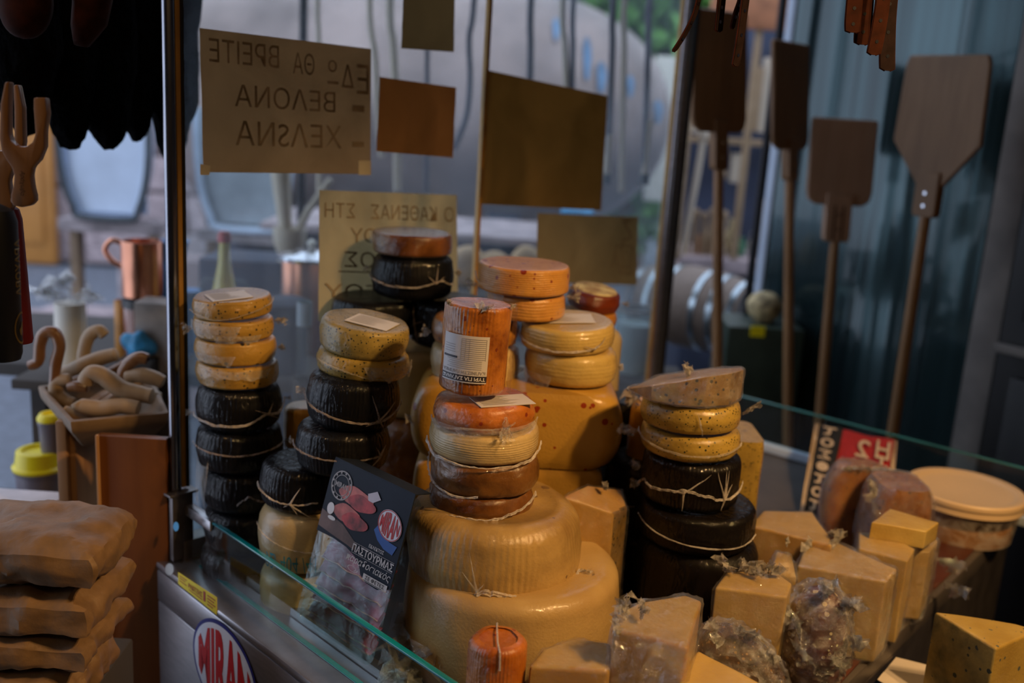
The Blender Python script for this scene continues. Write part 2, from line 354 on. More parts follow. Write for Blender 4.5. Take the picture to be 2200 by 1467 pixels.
plain('bread', (0.58, 0.38, 0.20), 0.7, 0, 0.2, 10); plain('straw', (0.46, 0.37, 0.20), 0.8, 0, 0.35, 40, 0.8, 0.01)
plain('navy_cloth', (0.035, 0.045, 0.08), 0.8, 0, 0.3, 3); plain('dark_green', (0.03, 0.05, 0.035), 0.5)
plain('red_cap', (0.55, 0.10, 0.10), 0.4); plain('oil', (0.62, 0.52, 0.12), 0.15, 0, 0.08, coat=0.8, bmp=0)
plain('screw_face', (0.5, 0.5, 0.48), 0.4, 0.4, 0.1)
def teal_panel():
    m, nt, out = nodes('teal_door')
    b = N(nt, 'ShaderNodeBsdfPrincipled'); co = coords(nt, (9, 9, 0.25))
    n = noise_tex(nt, co, 1.2, 3, 0.55)
    nt.links.new(ramp(nt, n, [(0.35, (0.015, 0.028, 0.032)), (0.65, (0.05, 0.10, 0.11))]), b.inputs['Base Color'])
    b.inputs['Roughness'].default_value = 0.16; b.inputs['Metallic'].default_value = 0.55
    b.inputs['Coat Weight'].default_value = 0.45; b.inputs['Coat Roughness'].default_value = 0.03
    nt.links.new(bump(nt, n, 0.25, 0.02), b.inputs['Normal'])
    nt.links.new(b.outputs[0], out.inputs[0])
teal_panel()

# ------------------------------------------------------------------ object helpers
def smooth(me, angle=40):
    me.polygons.foreach_set('use_smooth', [True] * len(me.polygons))
    me.set_sharp_from_angle(angle=R_(angle))
def mesh(name, vs, fs, mat, sm=40):
    me = bpy.data.meshes.new(name); me.from_pydata([tuple(v) for v in vs], [], fs)
    bm = bmesh.new(); bm.from_mesh(me); bmesh.ops.recalc_face_normals(bm, faces=bm.faces); bm.to_mesh(me); bm.free()
    if sm: smooth(me, sm)
    me.materials.append(MATS[mat]); return me
def tag(o, label=None, cat=None, group=None, kind=None):
    if label: o['label'] = label
    if cat: o['category'] = cat
    if group: o['group'] = group
    if kind: o['kind'] = kind
    return o
def thing(name, label, cat, loc, rot=None, group=None):
    o = bpy.data.objects.new(name, None); scene.collection.objects.link(o)
    m = Matrix.Translation(loc)
    if rot is not None: m = m @ rot.to_4x4()
    o.matrix_world = m; o.empty_display_size = 0.02
    return tag(o, label, cat, group)
def obj(name, me, parent=None, world=True):
    """links a mesh; with world=True its vertices are in world coordinates and get moved into the parent's frame"""
    o = bpy.data.objects.new(name, me); scene.collection.objects.link(o)
    if parent is not None:
        o.parent = parent
        if world:
            m = Matrix.Identity(4); p = parent
            while p is not None: m = p.matrix_basis @ m; p = p.parent
            me.transform(m.inverted())
    elif world and len(me.vertices):
        c = sum((v.co for v in me.vertices), Vector()) / len(me.vertices)
        zmin = min(v.co.z for v in me.vertices)
        c = Vector((c.x, c.y, zmin)); me.transform(Matrix.Translation(-c)); o.location = c
    return o
def struct(name, me):
    return tag(obj(name, me), kind='structure')

def V(*a): return Vector(a)
def box_vf(c, s, rot=None):
    c = Vector(c); vs = []
    for z in (-.5, .5):
        for x, y in ((-.5, -.5), (.5, -.5), (.5, .5), (-.5, .5)):
            v = Vector((x * s[0], y * s[1], z * s[2]))
            if rot: v = rot @ v
            vs.append(c + v)
    return vs, [(0, 1, 2, 3), (4, 5, 6, 7), (0, 1, 5, 4), (1, 2, 6, 5), (2, 3, 7, 6), (3, 0, 4, 7)]
def bevel(me, w, seg=2, sm=40):
    bm = bmesh.new(); bm.from_mesh(me)
    bmesh.ops.bevel(bm, geom=list(bm.edges), offset=w, segments=seg, profile=0.6, affect='EDGES', clamp_overlap=True)
    bm.to_mesh(me); bm.free(); smooth(me, sm); return me
def box(c, s, mat, rot=None, bv=0.0, name='box'):
    vs, fs = box_vf(c, s, rot); me = mesh(name, vs, fs, mat)
    if bv: bevel(me, bv)
    return me
def join(parts):
    """[(verts, faces)...] -> one"""
    V_, F_ = [], []
    for v, f in parts:
        k = len(V_); V_ += list(v); F_ += [tuple(i + k for i in q) for q in f]
    return V_, F_
def tube_vf(pts, rad, n=12, cap=True):
    pts = [Vector(p) for p in pts]; vs, fs = [], []
    rads = rad if isinstance(rad, (list, tuple)) else [rad] * len(pts)
    prev = None
    for i, p in enumerate(pts):
        t = (pts[min(i + 1, len(pts) - 1)] - pts[max(i - 1, 0)]).normalized()
        if prev is None:
            a = t.orthogonal().normalized()
        else:
            a = (prev - prev.dot(t) * t).normalized()
        prev = a; b = t.cross(a)
        for k in range(n):
            an = 2 * math.pi * k / n
            vs.append(p + (a * math.cos(an) + b * math.sin(an)) * rads[i])
    for i in range(len(pts) - 1):
        for k in range(n):
            fs.append((i * n + k, i * n + (k + 1) % n, (i + 1) * n + (k + 1) % n, (i + 1) * n + k))
    if cap:
        fs.append(tuple(range(n))); fs.append(tuple((len(pts) - 1) * n + k for k in range(n)))
    return vs, fs
def tube(pts, rad, mat, n=12, name='tube'):
    v, f = tube_vf(pts, rad, n); return mesh(name, v, f, mat)
def smooth_path(pts, k=6):
    pts = [Vector(p) for p in pts]; out = []
    for i in range(len(pts) - 1):
        p0, p1, p2, p3 = pts[max(i - 1, 0)], pts[i], pts[i + 1], pts[min(i + 2, len(pts) - 1)]
        for j in range(k):
            t = j / k
            out.append(0.5 * ((2 * p1) + (p2 - p0) * t + (2 * p0 - 5 * p1 + 4 * p2 - p3) * t * t + (3 * p1 - p0 - 3 * p2 + p3) * t ** 3))
    out.append(pts[-1]); return out
def lathe_vf(prof, n=48, disp=None):
    vs, fs = [], []
    idx = []
    for j, (r, z) in enumerate(prof):
        if r < 1e-6:
            idx.append([len(vs)]); vs.append(Vector((0, 0, z))); continue
        row = []
        for k in range(n):
            a = 2 * math.pi * k / n; rr, zz = r, z
            if disp: rr, zz = disp(r, z, a)
            row.append(len(vs)); vs.append(Vector((rr * math.sin(a), -rr * math.cos(a), zz)))
        idx.append(row)
    for j in range(len(prof) - 1):
        A, B = idx[j], idx[j + 1]
        for k in range(n):
            k2 = (k + 1) % n
            if len(A) == 1 and len(B) == 1: continue
            if len(A) == 1: fs.append((A[0], B[k], B[k2]))
            elif len(B) == 1: fs.append((A[k], A[k2], B[0]))
            else: fs.append((A[k], A[k2], B[k2], B[k]))
    return vs, fs
def lathe(prof, mat, n=48, loc=None, rot=None, disp=None, name='lathe', sm=40):
    v, f = lathe_vf(prof, n, disp)
    if rot: v = [rot @ p for p in v]
    if loc is not None: v = [p + Vector(loc) for p in v]
    return mesh(name, v, f, mat, sm)
def bil(q, u, v):   # q = TL, TR, BR, BL ; v down
    return (q[0] * (1 - u) + q[1] * u) * (1 - v) + (q[3] * (1 - u) + q[2] * u) * v
def sheet(q, mat, th=0.0006, nx=14, ny=12, wav=0.0015, seed=0, name='sheet'):
    n = (q[1] - q[0]).cross(q[3] - q[0]).normalized()
    if n.dot(CAM - q[0]) < 0: n = -n
    vs, fs = [], []
    for s in (1, -1):
        for j in range(ny + 1):
            for i in range(nx + 1):
                u, v = i / nx, j / ny
                p = bil(q, u, v)
                p = p + n * (th * 0.5 * s + (wav * noise.noise(Vector((u * 3 + seed, v * 3, seed))) if wav else 0))
                vs.append(p)
    st = (nx + 1) * (ny + 1)
    for j in range(ny):
        for i in range(nx):
            a = j * (nx + 1) + i
            fs.append((a, a + 1, a + nx + 2, a + nx + 1)); fs.append((st + a, st + a + 1, st + a + nx + 2, st + a + nx + 1))
    for i in range(nx):
        fs.append((i, i + 1, st + i + 1, st + i)); b = ny * (nx + 1) + i; fs.append((b, b + 1, st + b + 1, st + b))
    for j in range(ny):
        a = j * (nx + 1); fs.append((a, a + nx + 1, st + a + nx + 1, st + a)); b = a + nx; fs.append((b, b + nx + 1, st + b + nx + 1, st + b))
    return mesh(name, vs, fs, mat, 60)
def qmap(q, off=0.0006, mirror=False):
    n = (q[1] - q[0]).cross(q[3] - q[0]).normalized()
    if n.dot(CAM - q[0]) < 0: n = -n
    return lambda u, v: bil(q, 1 - u if mirror else u, v) + n * off
_tcache = {}
def text_vf(s, bold=0.0, shear=0.0):
    key = (s, bold, shear)
    if key in _tcache: return _tcache[key]
    c = bpy.data.curves.new('t', 'FONT'); c.body = s; c.offset = bold; c.shear = shear; c.resolution_u = 3
    o = bpy.data.objects.new('t', c); scene.collection.objects.link(o)
    dg = bpy.context.evaluated_depsgraph_get(); dg.update()
    me = bpy.data.meshes.new_from_object(o.evaluated_get(dg))
    vs = [v.co.copy() for v in me.vertices]; fs = [tuple(p.vertices) for p in me.polygons]
    bpy.data.objects.remove(o); bpy.data.curves.remove(c); bpy.data.meshes.remove(me)
    if vs:
        x0 = min(v.x for v in vs); x1 = max(v.x for v in vs); y0 = min(v.y for v in vs); y1 = max(v.y for v in vs)
        vs = [((v.x - x0) / max(1e-6, x1 - x0), 1 - (v.y - y0) / max(1e-6, y1 - y0)) for v in vs]
    _tcache[key] = (vs, fs); return vs, fs
def text_on(fn, s, u0, v0, u1, v1, bold=0.0, shear=0.0, warp=None):
    vs, fs = text_vf(s, bold, shear)
    out = []
    for a, b in vs:
        if warp: a, b = warp(a, b)
        out.append(fn(u0 + (u1 - u0) * a, v0 + (v1 - v0) * b))
    return out, fs
def poly_on(fn, pts):
    return [fn(u, v) for u, v in pts], [tuple(range(len(pts)))]
def ell_pts(cu, cv, ru, rv, n=40, a0=0, a1=360):
    return [(cu + ru * math.cos(R_(a0 + (a1 - a0) * i / n)), cv + rv * math.sin(R_(a0 + (a1 - a0) * i / n))) for i in range(n if a1 - a0 == 360 else n + 1)]
def ring_on(fn, cu, cv, ru, rv, t, n=40):
    vs = [fn(u, v) for u, v in ell_pts(cu, cv, ru, rv, n)] + [fn(u, v) for u, v in ell_pts(cu, cv, ru * (1 - t), rv * (1 - t), n)]
    return vs, [(i, (i + 1) % n, n + (i + 1) % n, n + i) for i in range(n)]
def decal(name, parts, mat, parent):
    v, f = join(parts)
    return obj(name, mesh(name, v, f, mat, 0), parent)

# ------------------------------------------------------------------ case frame of reference
DECK = 0.84; LEDGE = 0.86
C1 = UZ(385, 1197, LEDGE)
WD = V(math.sin(R_(41.5)), math.cos(R_(41.5)), 0)
SD = V(math.sin(R_(134.8)), math.cos(R_(134.8)), 0)      # towards the camera's right
WN = V(WD.y, -WD.x, 0)                                   # inward normal of the window plane
LN = V(-SD.y, SD.x, 0)
if LN.dot(WD) < 0: LN = -LN                              # inward normal of the left panel
def W(px, py): return UP(px, py, C1, WN)                 # point on the window plane
def along(l, z, off=0.0): return V(C1.x, C1.y, 0) + WD * l + WN * off + V(0, 0, z)
L_MID = 0.605; L_END = 1.235
UPZ = V(0, 0, 1)
def rotz_of(d): return Matrix.Rotation(math.atan2(d.y, d.x), 3, 'Z')
RW = rotz_of(WD); RS = rotz_of(SD)

# ------------------------------------------------------------------ the setting
floor = struct('floor', box((0.5, 0.6, -0.03), (6, 4.2, 0.06), 'floor_mat'))
struct('floor_street', box((0, 9.7, -0.05), (26, 14, 0.06), 'asphalt'))
struct('wall_back', box((0.3, -1.5, 1.4), (4.7, 0.1, 2.9), 'wall_dark'))
struct('wall_left', box((-2.0, -0.6, 1.4), (0.1, 1.7, 2.9), 'wall_dark'))
struct('wall_right', box((2.6, 0.6, 1.4), (0.1, 4.2, 2.9), 'wall_dark'))
struct('ceiling', box((0.3, 0.55, 2.86), (4.7, 4.2, 0.08), 'ceiling_mat'))

# far stone wall across the street with separate stones
wy = 8.4
wall = struct('wall_far', box((-5.6, wy + 0.3, 2.0), (7.4, 0.4, 4.2), 'mortar'))
stone_me = []
for k in range(5):
    me = box((0, 0, 0), (1, 1, 1), 'stone' if k % 2 else 'stone_pink', bv=0.04)
    for v in me.vertices: v.co += Vector((noise.noise(v.co * 3 + Vector((k * 7, 0, 0))), 0, noise.noise(v.co * 3 + Vector((0, k * 7, 3))))) * 0.03
    stone_me.append(me)
zz = 0.0; row = 0
while zz < 3.0:
    h = 0.30 + 0.06 * rnd.random(); xx = -6.2 + (row % 2) * 0.25
    while xx < -2.4:
        l = 0.45 + 0.35 * rnd.random()
        s = bpy.data.objects.new('stone', stone_me[rnd.randrange(5)]); scene.collection.objects.link(s)
        s.parent = wall
        s.location = Vector((xx + l / 2, wy + 0.1, zz + h / 2)) - wall.location
        s.scale = (l - 0.03, 0.14 + 0.05 * rnd.random(), h - 0.03)
        xx += l
    zz += h; row += 1
# orange timber door in the far wall
d0, d1 = UY(58, 620, wy - 0.1), UY(112, 620, wy - 0.1)
dn = struct('door_1', box(((d0.x + d1.x) / 2 - 0.06, wy - 0.07, 1.15), (0.42, 0.08, 2.3), 'door_orange', bv=0.01))
for zc in (0.55, 1.55):
    obj('door_panel', box(((d0.x + d1.x) / 2 - 0.06, wy - 0.12, zc), (0.26, 0.03, 0.75), 'door_orange', bv=0.008), dn)
# kerb step
a = UZ(200, 690, 0.16)
kb = struct('trim_1', box((-1.6, a.y, 0.07), (4.0, 0.5, 0.18), 'stone_pink', bv=0.02))

# ------------------------------------------------------------------ display case
ctr = thing('display_case', 'steel and glass refrigerated cheese counter with papers taped on its tall window', 'counter', (C1.x, C1.y, 0))
RX = UZ(2200, 1005, 0.95); RX0 = along(L_END, 0.95)
RD = V(RX.x - RX0.x, RX.y - RX0.y, 0).normalized()       # right panel runs this way
def rpt(l, z): return V(RX0.x, RX0.y, 0) + RD * l + V(0, 0, z)
rear_a = V(C1.x, C1.y, 0) + SD * 0.98; DECKR = 0.86
# deck
rear_b = rpt(0.72, 0)
e1 = UZ(1850, 1440, DECK); e2 = UZ(2200, 1098, DECK); ed = (e2 - e1).normalized()
q0 = e1 - ed * 1.0; q1 = e1 + ed * 1.3
def prism(poly, z0, z1, mat, bv=0.0, name='prism'):
    n = len(poly)
    vs = [V(p[0], p[1], z0) for p in poly] + [V(p[0], p[1], z1) for p in poly]
    fs = [tuple(range(n)), tuple(range(n, 2 * n))] + [(i, (i + 1) % n, n + (i + 1) % n, n + i) for i in range(n)]
    me = mesh(name, vs, fs, mat)
    if bv: bevel(me, bv)
    return me
cA = along(0.02, 0, 0.02); cB = along(L_END, 0, 0.02)
def lineint(p, d, q, e):
    det = d.x * (-e.y) + d.y * e.x
    t = ((q.x - p.x) * (-e.y) + (q.y - p.y) * e.x) / det
    return V(p.x + d.x * t, p.y + d.y * t, 0)
nearL = lineint(V(C1.x, C1.y, 0) + LN * 0.03, SD, e1, ed); nearR = lineint(rpt(0, 0), RD, e1, ed)
obj('deck', prism([cA, nearL, nearR, cB], DECK - 0.03, DECK, 'deck_grey', 0.003), ctr)
bp_ = [UZ(x, y, DECK) for x, y in ((1560, 1560), (1530, 1395), (1640, 1330), (1640, 1210), (1620, 1160), (1790, 1098), (2140, 1082), (2180, 1100), (1850, 1422), (1760, 1520))]
brd = obj('red_board', prism([V(p.x, p.y, 0) for p in bp_], DECK + .0002, DECK + .004, 'board_red', .001)); tag(brd, 'dark red-brown board under the cut cheeses at the right', 'board')
# base body below
obj('base_body', prism([V(C1.x, C1.y, 0) - LN * 0.0, nearL - LN * 0.02, nearR, along(L_END, 0, -0.02)], 0.0, DECK - 0.031, 'steel_dark', 0.004), ctr)
# left ledge (steel, rounded outer edge)
lo = UZ(362, 1192, LEDGE)
lw = (V(C1.x, C1.y, 0) - V(lo.x, lo.y, 0)).dot(LN)
lw = max(0.02, min(0.05, abs(lw))) + 0.012
Lc = V(C1.x, C1.y, 0) - SD * 0.035
obj('ledge', prism([Lc - LN * lw, Lc - LN * lw + SD * 0.86, Lc + LN * 0.0355 + SD * 0.86, Lc + LN * 0.0355], LEDGE - 0.012, LEDGE, 'steel', 0.004), ctr)
fa = Lc - LN * (lw - 0.001)
obj('ledge_fascia', prism([fa, fa + SD * 0.86, fa + SD * 0.86 + LN * 0.01, fa + LN * 0.01], LEDGE - 0.062, LEDGE - 0.013, 'steel', 0.003), ctr)
obj('side_panel', prism([fa + LN * 0.0004, fa + SD * 0.86 + LN * 0.0004, fa + SD * 0.86 + LN * 0.014, fa + LN * 0.014], 0.05, LEDGE - 0.063, 'steel', 0.002), ctr)
obj('inner_ledge', prism([Lc + LN * 0.036 + SD * 0.05, Lc + LN * 0.036 + SD * 0.86, Lc + LN * 0.050 + SD * 0.86, Lc + LN * 0.050 + SD * 0.05], DECK + 0.001, 0.872, 'steel', 0.003), ctr)
# low side glass with teal edge
GZ = 0.94
g0 = UP(470, 1130, V(C1.x, C1.y, 0) + LN * 0.01, LN); GZ = g0.z
ga = Lc + LN * 0.012 + SD * 0.06
def slab(p, q, n, z0, z1, t, mat, bv=0):
    return prism([p - n * t / 2, q - n * t / 2, q + n * t / 2, p + n * t / 2], z0, z1, mat, bv)
obj('low_side_glass', slab(ga, ga + SD * 0.80, LN, LEDGE + 0.001, GZ - 0.0035, 0.006, 'low_glass'), ctr)
obj('glass_edge', slab(ga, ga + SD * 0.80, LN, GZ - 0.003, GZ, 0.0075, 'glass_edge', 0.0008), ctr)
obj('glass_foot_edge', slab(ga + SD * 0.02, ga + SD * 0.80, LN, LEDGE + 0.0005, LEDGE + 0.0018, 0.0075, 'glass_edge'), ctr)
obj('glass_clip', prism([ga - LN * 0.007 - SD * 0.02, ga - LN * 0.007 + SD * 0.06, ga + LN * 0.007 + SD * 0.06, ga + LN * 0.007 - SD * 0.02], GZ - 0.014, GZ + 0.002, 'steel', 0.002), ctr)
# short corner bracket and long upright
cb = V(C1.x, C1.y, 0)
obj('corner_bracket', box(cb + V(0, 0, (LEDGE + GZ + 0.02) / 2 + 0.001), (0.034, 0.026, GZ + 0.018 - LEDGE), 'steel_dark', RW, 0.002), ctr)
obj('bracket_cap', box(cb + V(0, 0, GZ + 0.0225), (0.046, 0.036, 0.004), 'steel_dark', RW, 0.001), ctr)
obj('upright', tube([cb + V(0, 0, GZ + 0.025) - WD * 0.004, cb + V(0, 0, 2.3) - WD * 0.004], 0.0085, 'post_steel', 20), ctr)
obj('upright_strip', box(cb + V(0, 0, (GZ + 2.325) / 2) + WD * 0.007 + WN * 0.001, (0.007, 0.008, 2.3 - GZ - 0.03), 'gold_tape', RW, 0.001), ctr)
obj('upright_channel', box(cb + V(0, 0, (GZ + 2.325) / 2) + WD * 0.013 + WN * 0.001, (0.005, 0.010, 2.3 - GZ - 0.03), 'black_iron', RW, 0.001), ctr)
# window panes
for i, (l0, l1) in enumerate(((0.018, L_MID - 0.004), (L_MID + 0.004, L_END - 0.03))):
    p, q = along(l0, 0), along(l1, 0)
    wp = obj('window_pane', slab(p, q, WN, LEDGE + 0.02, 2.28, 0.006, 'window_glass'), ctr)
    obj('pane_edge', slab(q - WD * 0.0006, q + WD * 0.0006, WN, LEDGE + 0.02, 2.28, 0.0064, 'glass_edge_light'), wp)
    obj('edge_tape', slab(q + WD * 0.001 - (WD * 0.002), q + WD * 0.0065, WN, LEDGE + 0.02, 2.28, 0.010, 'gold_tape', 0.001), wp)
# right upright
cr = along(L_END, 0)
obj('upright', box(cr + V(0, 0, 1.58), (0.03, 0.022, 1.42), 'steel', RW, 0.003), ctr)
obj('upright_channel', box(cr + V(0, 0, 1.58) + WD * 0.024, (0.014, 0.018, 1.42), 'black_iron', RW, 0.002), ctr)
obj('top_rail', box(along(L_END / 2, 2.31), (L_END + 0.06, 0.03, 0.03), 'steel', RW, 0.003), ctr)
obj('window_sill_rail', box(along(L_END / 2, 0.865), (L_END, 0.03, 0.05), 'steel_dark', RW, 0.003), ctr)
# right side: low glass and white sill
RN = V(-RD.y, RD.x, 0)
obj('low_right_glass', slab(rpt(0.03, 0), rpt(0.95, 0), RN, DECK + 0.02, 0.947, 0.006, 'low_glass'), ctr)
obj('glass_edge', slab(rpt(0.03, 0), rpt(0.95, 0), RN, 0.9475, 0.951, 0.007, 'glass_edge_light', 0.0008), ctr)
s1 = UZ(1640, 968, 0.862); s2 = UZ(1745, 996, 0.862)
obj('right_sill', slab(rpt(0.0, 0) , rpt(0.95, 0), RN, DECK + 0.001, DECK + 0.019, 0.022, 'enamel', 0.003), ctr)

# stickers and oval on the steel side (seen from the customer's left)
sp = V(fa.x, fa.y, 0); smir = lambda px, py, off=0.0: UP(px, py, sp - LN * off, LN)
def steelq(pts, off=0.0008): return [smir(*p, off) for p in pts]
yq = steelq([(383, 1229), (466, 1283), (466, 1321), (383, 1254)], 0.0012)
o = obj('yellow_sticker', sheet(yq, 'sticker_yellow', 0.0004, 1, 1, 0), ctr); tag(o, 'yellow sticker with small red print and a figure 1')
fn = qmap(yq, 0.0006)
decal('sticker_print', [text_on(fn, 'ΡΑΚΙΤΖΗΣ', 0.28, 0.28, 0.64, 0.62, 0.02), text_on(fn, '1', 0.67, 0.12, 0.72, 0.75, 0.05),
      *[poly_on(fn, [(u, v), (u + w_, v), (u + w_, v + .07), (u, v + .07)]) for u, v, w_ in ((.04, .16, .2), (.04, .34, .16), (.04, .56, .2), (.77, .2, .2), (.77, .38, .17), (.77, .56, .2), (.77, .74, .14))],
      poly_on(fn, [(0.3, 0.72), (0.64, 0.72), (0.64, 0.78), (0.3, 0.78)])], 'sticker_text', o)
# oval logo: centre on the side panel
oc = UP(482, 1444, sp - LN * 0.0004, LN)
def ovalfn(cx, rw, rh, off):
    n = -LN
    return lambda u, v: oc + SD * ((u - .5) * 2 * rw) - V(0, 0, 1) * ((v - .5) * 2 * rh) + n * off
OW, OH = 0.088, 0.072
oc = oc + V(0, 0, 0); f1 = ovalfn(0, OW, OH, 0.0006); f2 = ovalfn(0, OW, OH, 0.0010); f3 = ovalfn(0, OW, OH, 0.0014)
lg = obj('oval_logo_plate', mesh('oval', *poly_on(f1, ell_pts(.5, .5, .5, .5, 64)), 'miran_navy', 0), ctr); tag(lg, 'oval white sticker with blue rim and tall red lettering')
decal('logo_ground', [poly_on(f2, ell_pts(.5, .5, .472, .462, 64))], 'logo_white', lg)
def ovwarp(k=0.80):
    def wq(a, b):
        s = math.sqrt(max(0.05, 1 - ((a - .5) * 2 * 0.93) ** 2)); return a, .5 + (b - .5) * s
    return wq
decal('logo_lettering', [text_on(f3, 'MIRAN', 0.10, 0.09, 0.90, 0.91, 0.035, 0, ovwarp())], 'miran_red', lg)
o = obj('round_sticker', mesh('r', *poly_on(lambda u, v: smir(378, 1131, 0.0) * 0 + UP(378 + (u - .5) * 12, 1131 + (v - .5) * 20, cb - WN * 0 + V(0, 0, 0) - LN * 0.022, LN), ell_pts(.5, .5, .5, .5, 24)), 'sticker_blue', 0), ctr)
tag(o, 'small round light blue sticker')
me = mesh('s', *poly_on(lambda u, v: smir(364 + (u - .5) * 18, 1223 + (v - .5) * 26, 0.0012), ell_pts(.5, .5, .5, .5, 24)), 'screw_face', 0)
obj('round_plug', me, ctr)

# ------------------------------------------------------------------ papers on the window
PO = 0.0045
def WQ(pts, off=PO): return [UP(x, y, C1 + WN * off, WN) for x, y in pts]
def paper(pts, mat, label, seed, texts=(), tm='ink', tapes=()):
    q = WQ(pts)
    t = thing('taped_paper', label, 'paper', q[3], group='papers taped to the window')
    obj('paper_sheet', sheet(q, mat, 0.0005, 16, 12, 0.0016, seed), t)
    if texts:
        fn = qmap(q, 0.0021, True)
        parts = []
        for tx in texts: parts.append(text_on(fn, *tx))
        tag(decal('handwriting', parts, tm, t), kind='stuff')
    for tp in tapes:
        obj('tape_strip', sheet(WQ(tp, PO + 0.0024), 'tape', 0.0002, 2, 2, 0), t)
    return t
# u runs in reading direction (mirrored), v downwards
paper([(429, 60), (797, 105), (796, 374), (437, 370)], 'paper_beige', 'largest beige paper with mirrored handwriting, upper left of the window', 1,
      [('Ε', 0.02, 0.13, 0.10, 0.36), ('Δ', 0.12, 0.14, 0.20, 0.32), ('ο', 0.23, 0.12, 0.285, 0.21), ('–', 0.22, 0.28, 0.29, 0.30),
       ('ΘΑ', 0.37, 0.09, 0.50, 0.25), ('ΒΡΕΙΤΕ', 0.58, 0.06, 0.96, 0.22),
       ('-', 0.05, 0.45, 0.13, 0.50), ('ΒΕΛΟΝΑ', 0.24, 0.36, 0.83, 0.52), ('-', 0.05, 0.74, 0.13, 0.78), ('ΧΕΛSΝΑ', 0.20, 0.62, 0.83, 0.80)], 'ink_faint',
      tapes=[[(770, 345), (797, 345), (797, 376), (770, 376)], [(430, 352), (452, 356), (450, 376), (430, 376)]])
paper([(816, 165), (980, 188), (973, 339), (809, 325)], 'paper_brown', 'small blank brown paper right of the large beige one', 2)
paper([(867, -14), (977, -4), (975, 112), (862, 104)], 'paper_olive', 'blank pale paper cut by the top of the photo', 3)
paper([(1044, 150), (1306, 206), (1291, 452), (1029, 438)], 'paper_tan', 'large blank tan paper right of the gold strip', 4)
paper([(1155, 458), (1371, 466), (1368, 612), (1152, 607)], 'paper_olive', 'olive paper low on the right pane with pencil scribble', 5,
      [('ζ', 0.08, 0.05, 0.18, 0.4), ('ϟλ', 0.06, 0.4, 0.30, 0.85)], 'ink_faint')
paper([(686, 408), (981, 419), (984, 700), (684, 690)], 'paper_pale', 'pale paper with mirrored capitals behind the black cheese stack', 6,
      [('Ο', 0.03, 0.09, 0.11, 0.20), ('ΚΑΘΕΝΑΣ', 0.17, 0.09, 0.66, 0.20), ('ΣΤΗ', 0.77, 0.09, 0.97, 0.20), ('ΤΗΝ ΤΟΥ', 0.22, 0.27, 0.80, 0.38),
       ('ΤΟΝ ΟΣ', 0.25, 0.45, 0.84, 0.57), ('ΣΕ ΤΟΥ', 0.30, 0.70, 0.97, 0.81), ('–', 0.62, 0.60, 0.88, 0.61)], 'ink_faint')

# ------------------------------------------------------------------ cheeses: wheels in stacks
def wheel_prof(r, h, rd=0.25, bulge=0.03, dip=0.0, ns=10):
    rd = rd * 0.72
    """profile from bottom centre to top centre"""
    rc = min(rd * h, h * 0.48, r * 0.5); p = [(0, 0.0005), (r * 0.4, 0), (r - rc - 0.002, 0)]
    for i in range(1, 6):
        a = R_(90 * i / 6); p.append((r - rc + rc * math.sin(a), rc - rc * math.cos(a)))
    for i in range(ns + 1):
        t = i / ns; z = rc + (h - 2 * rc) * t
        p.append((r + bulge * r * math.sin(math.pi * t), z))
    for i in range(1, 6):
        a = R_(90 * i / 6); p.append((r - rc + rc * math.cos(a), h - rc + rc * math.sin(a)))
    p += [(r - rc - 0.002, h), (r * 0.72, h - dip * 0.4), (r * 0.45, h - dip), (0, h - dip)]
    return p
def stack_frame(cx, Y):
    return UY(cx, 900, Y)
class Wheel: pass
SEAMN = [0]
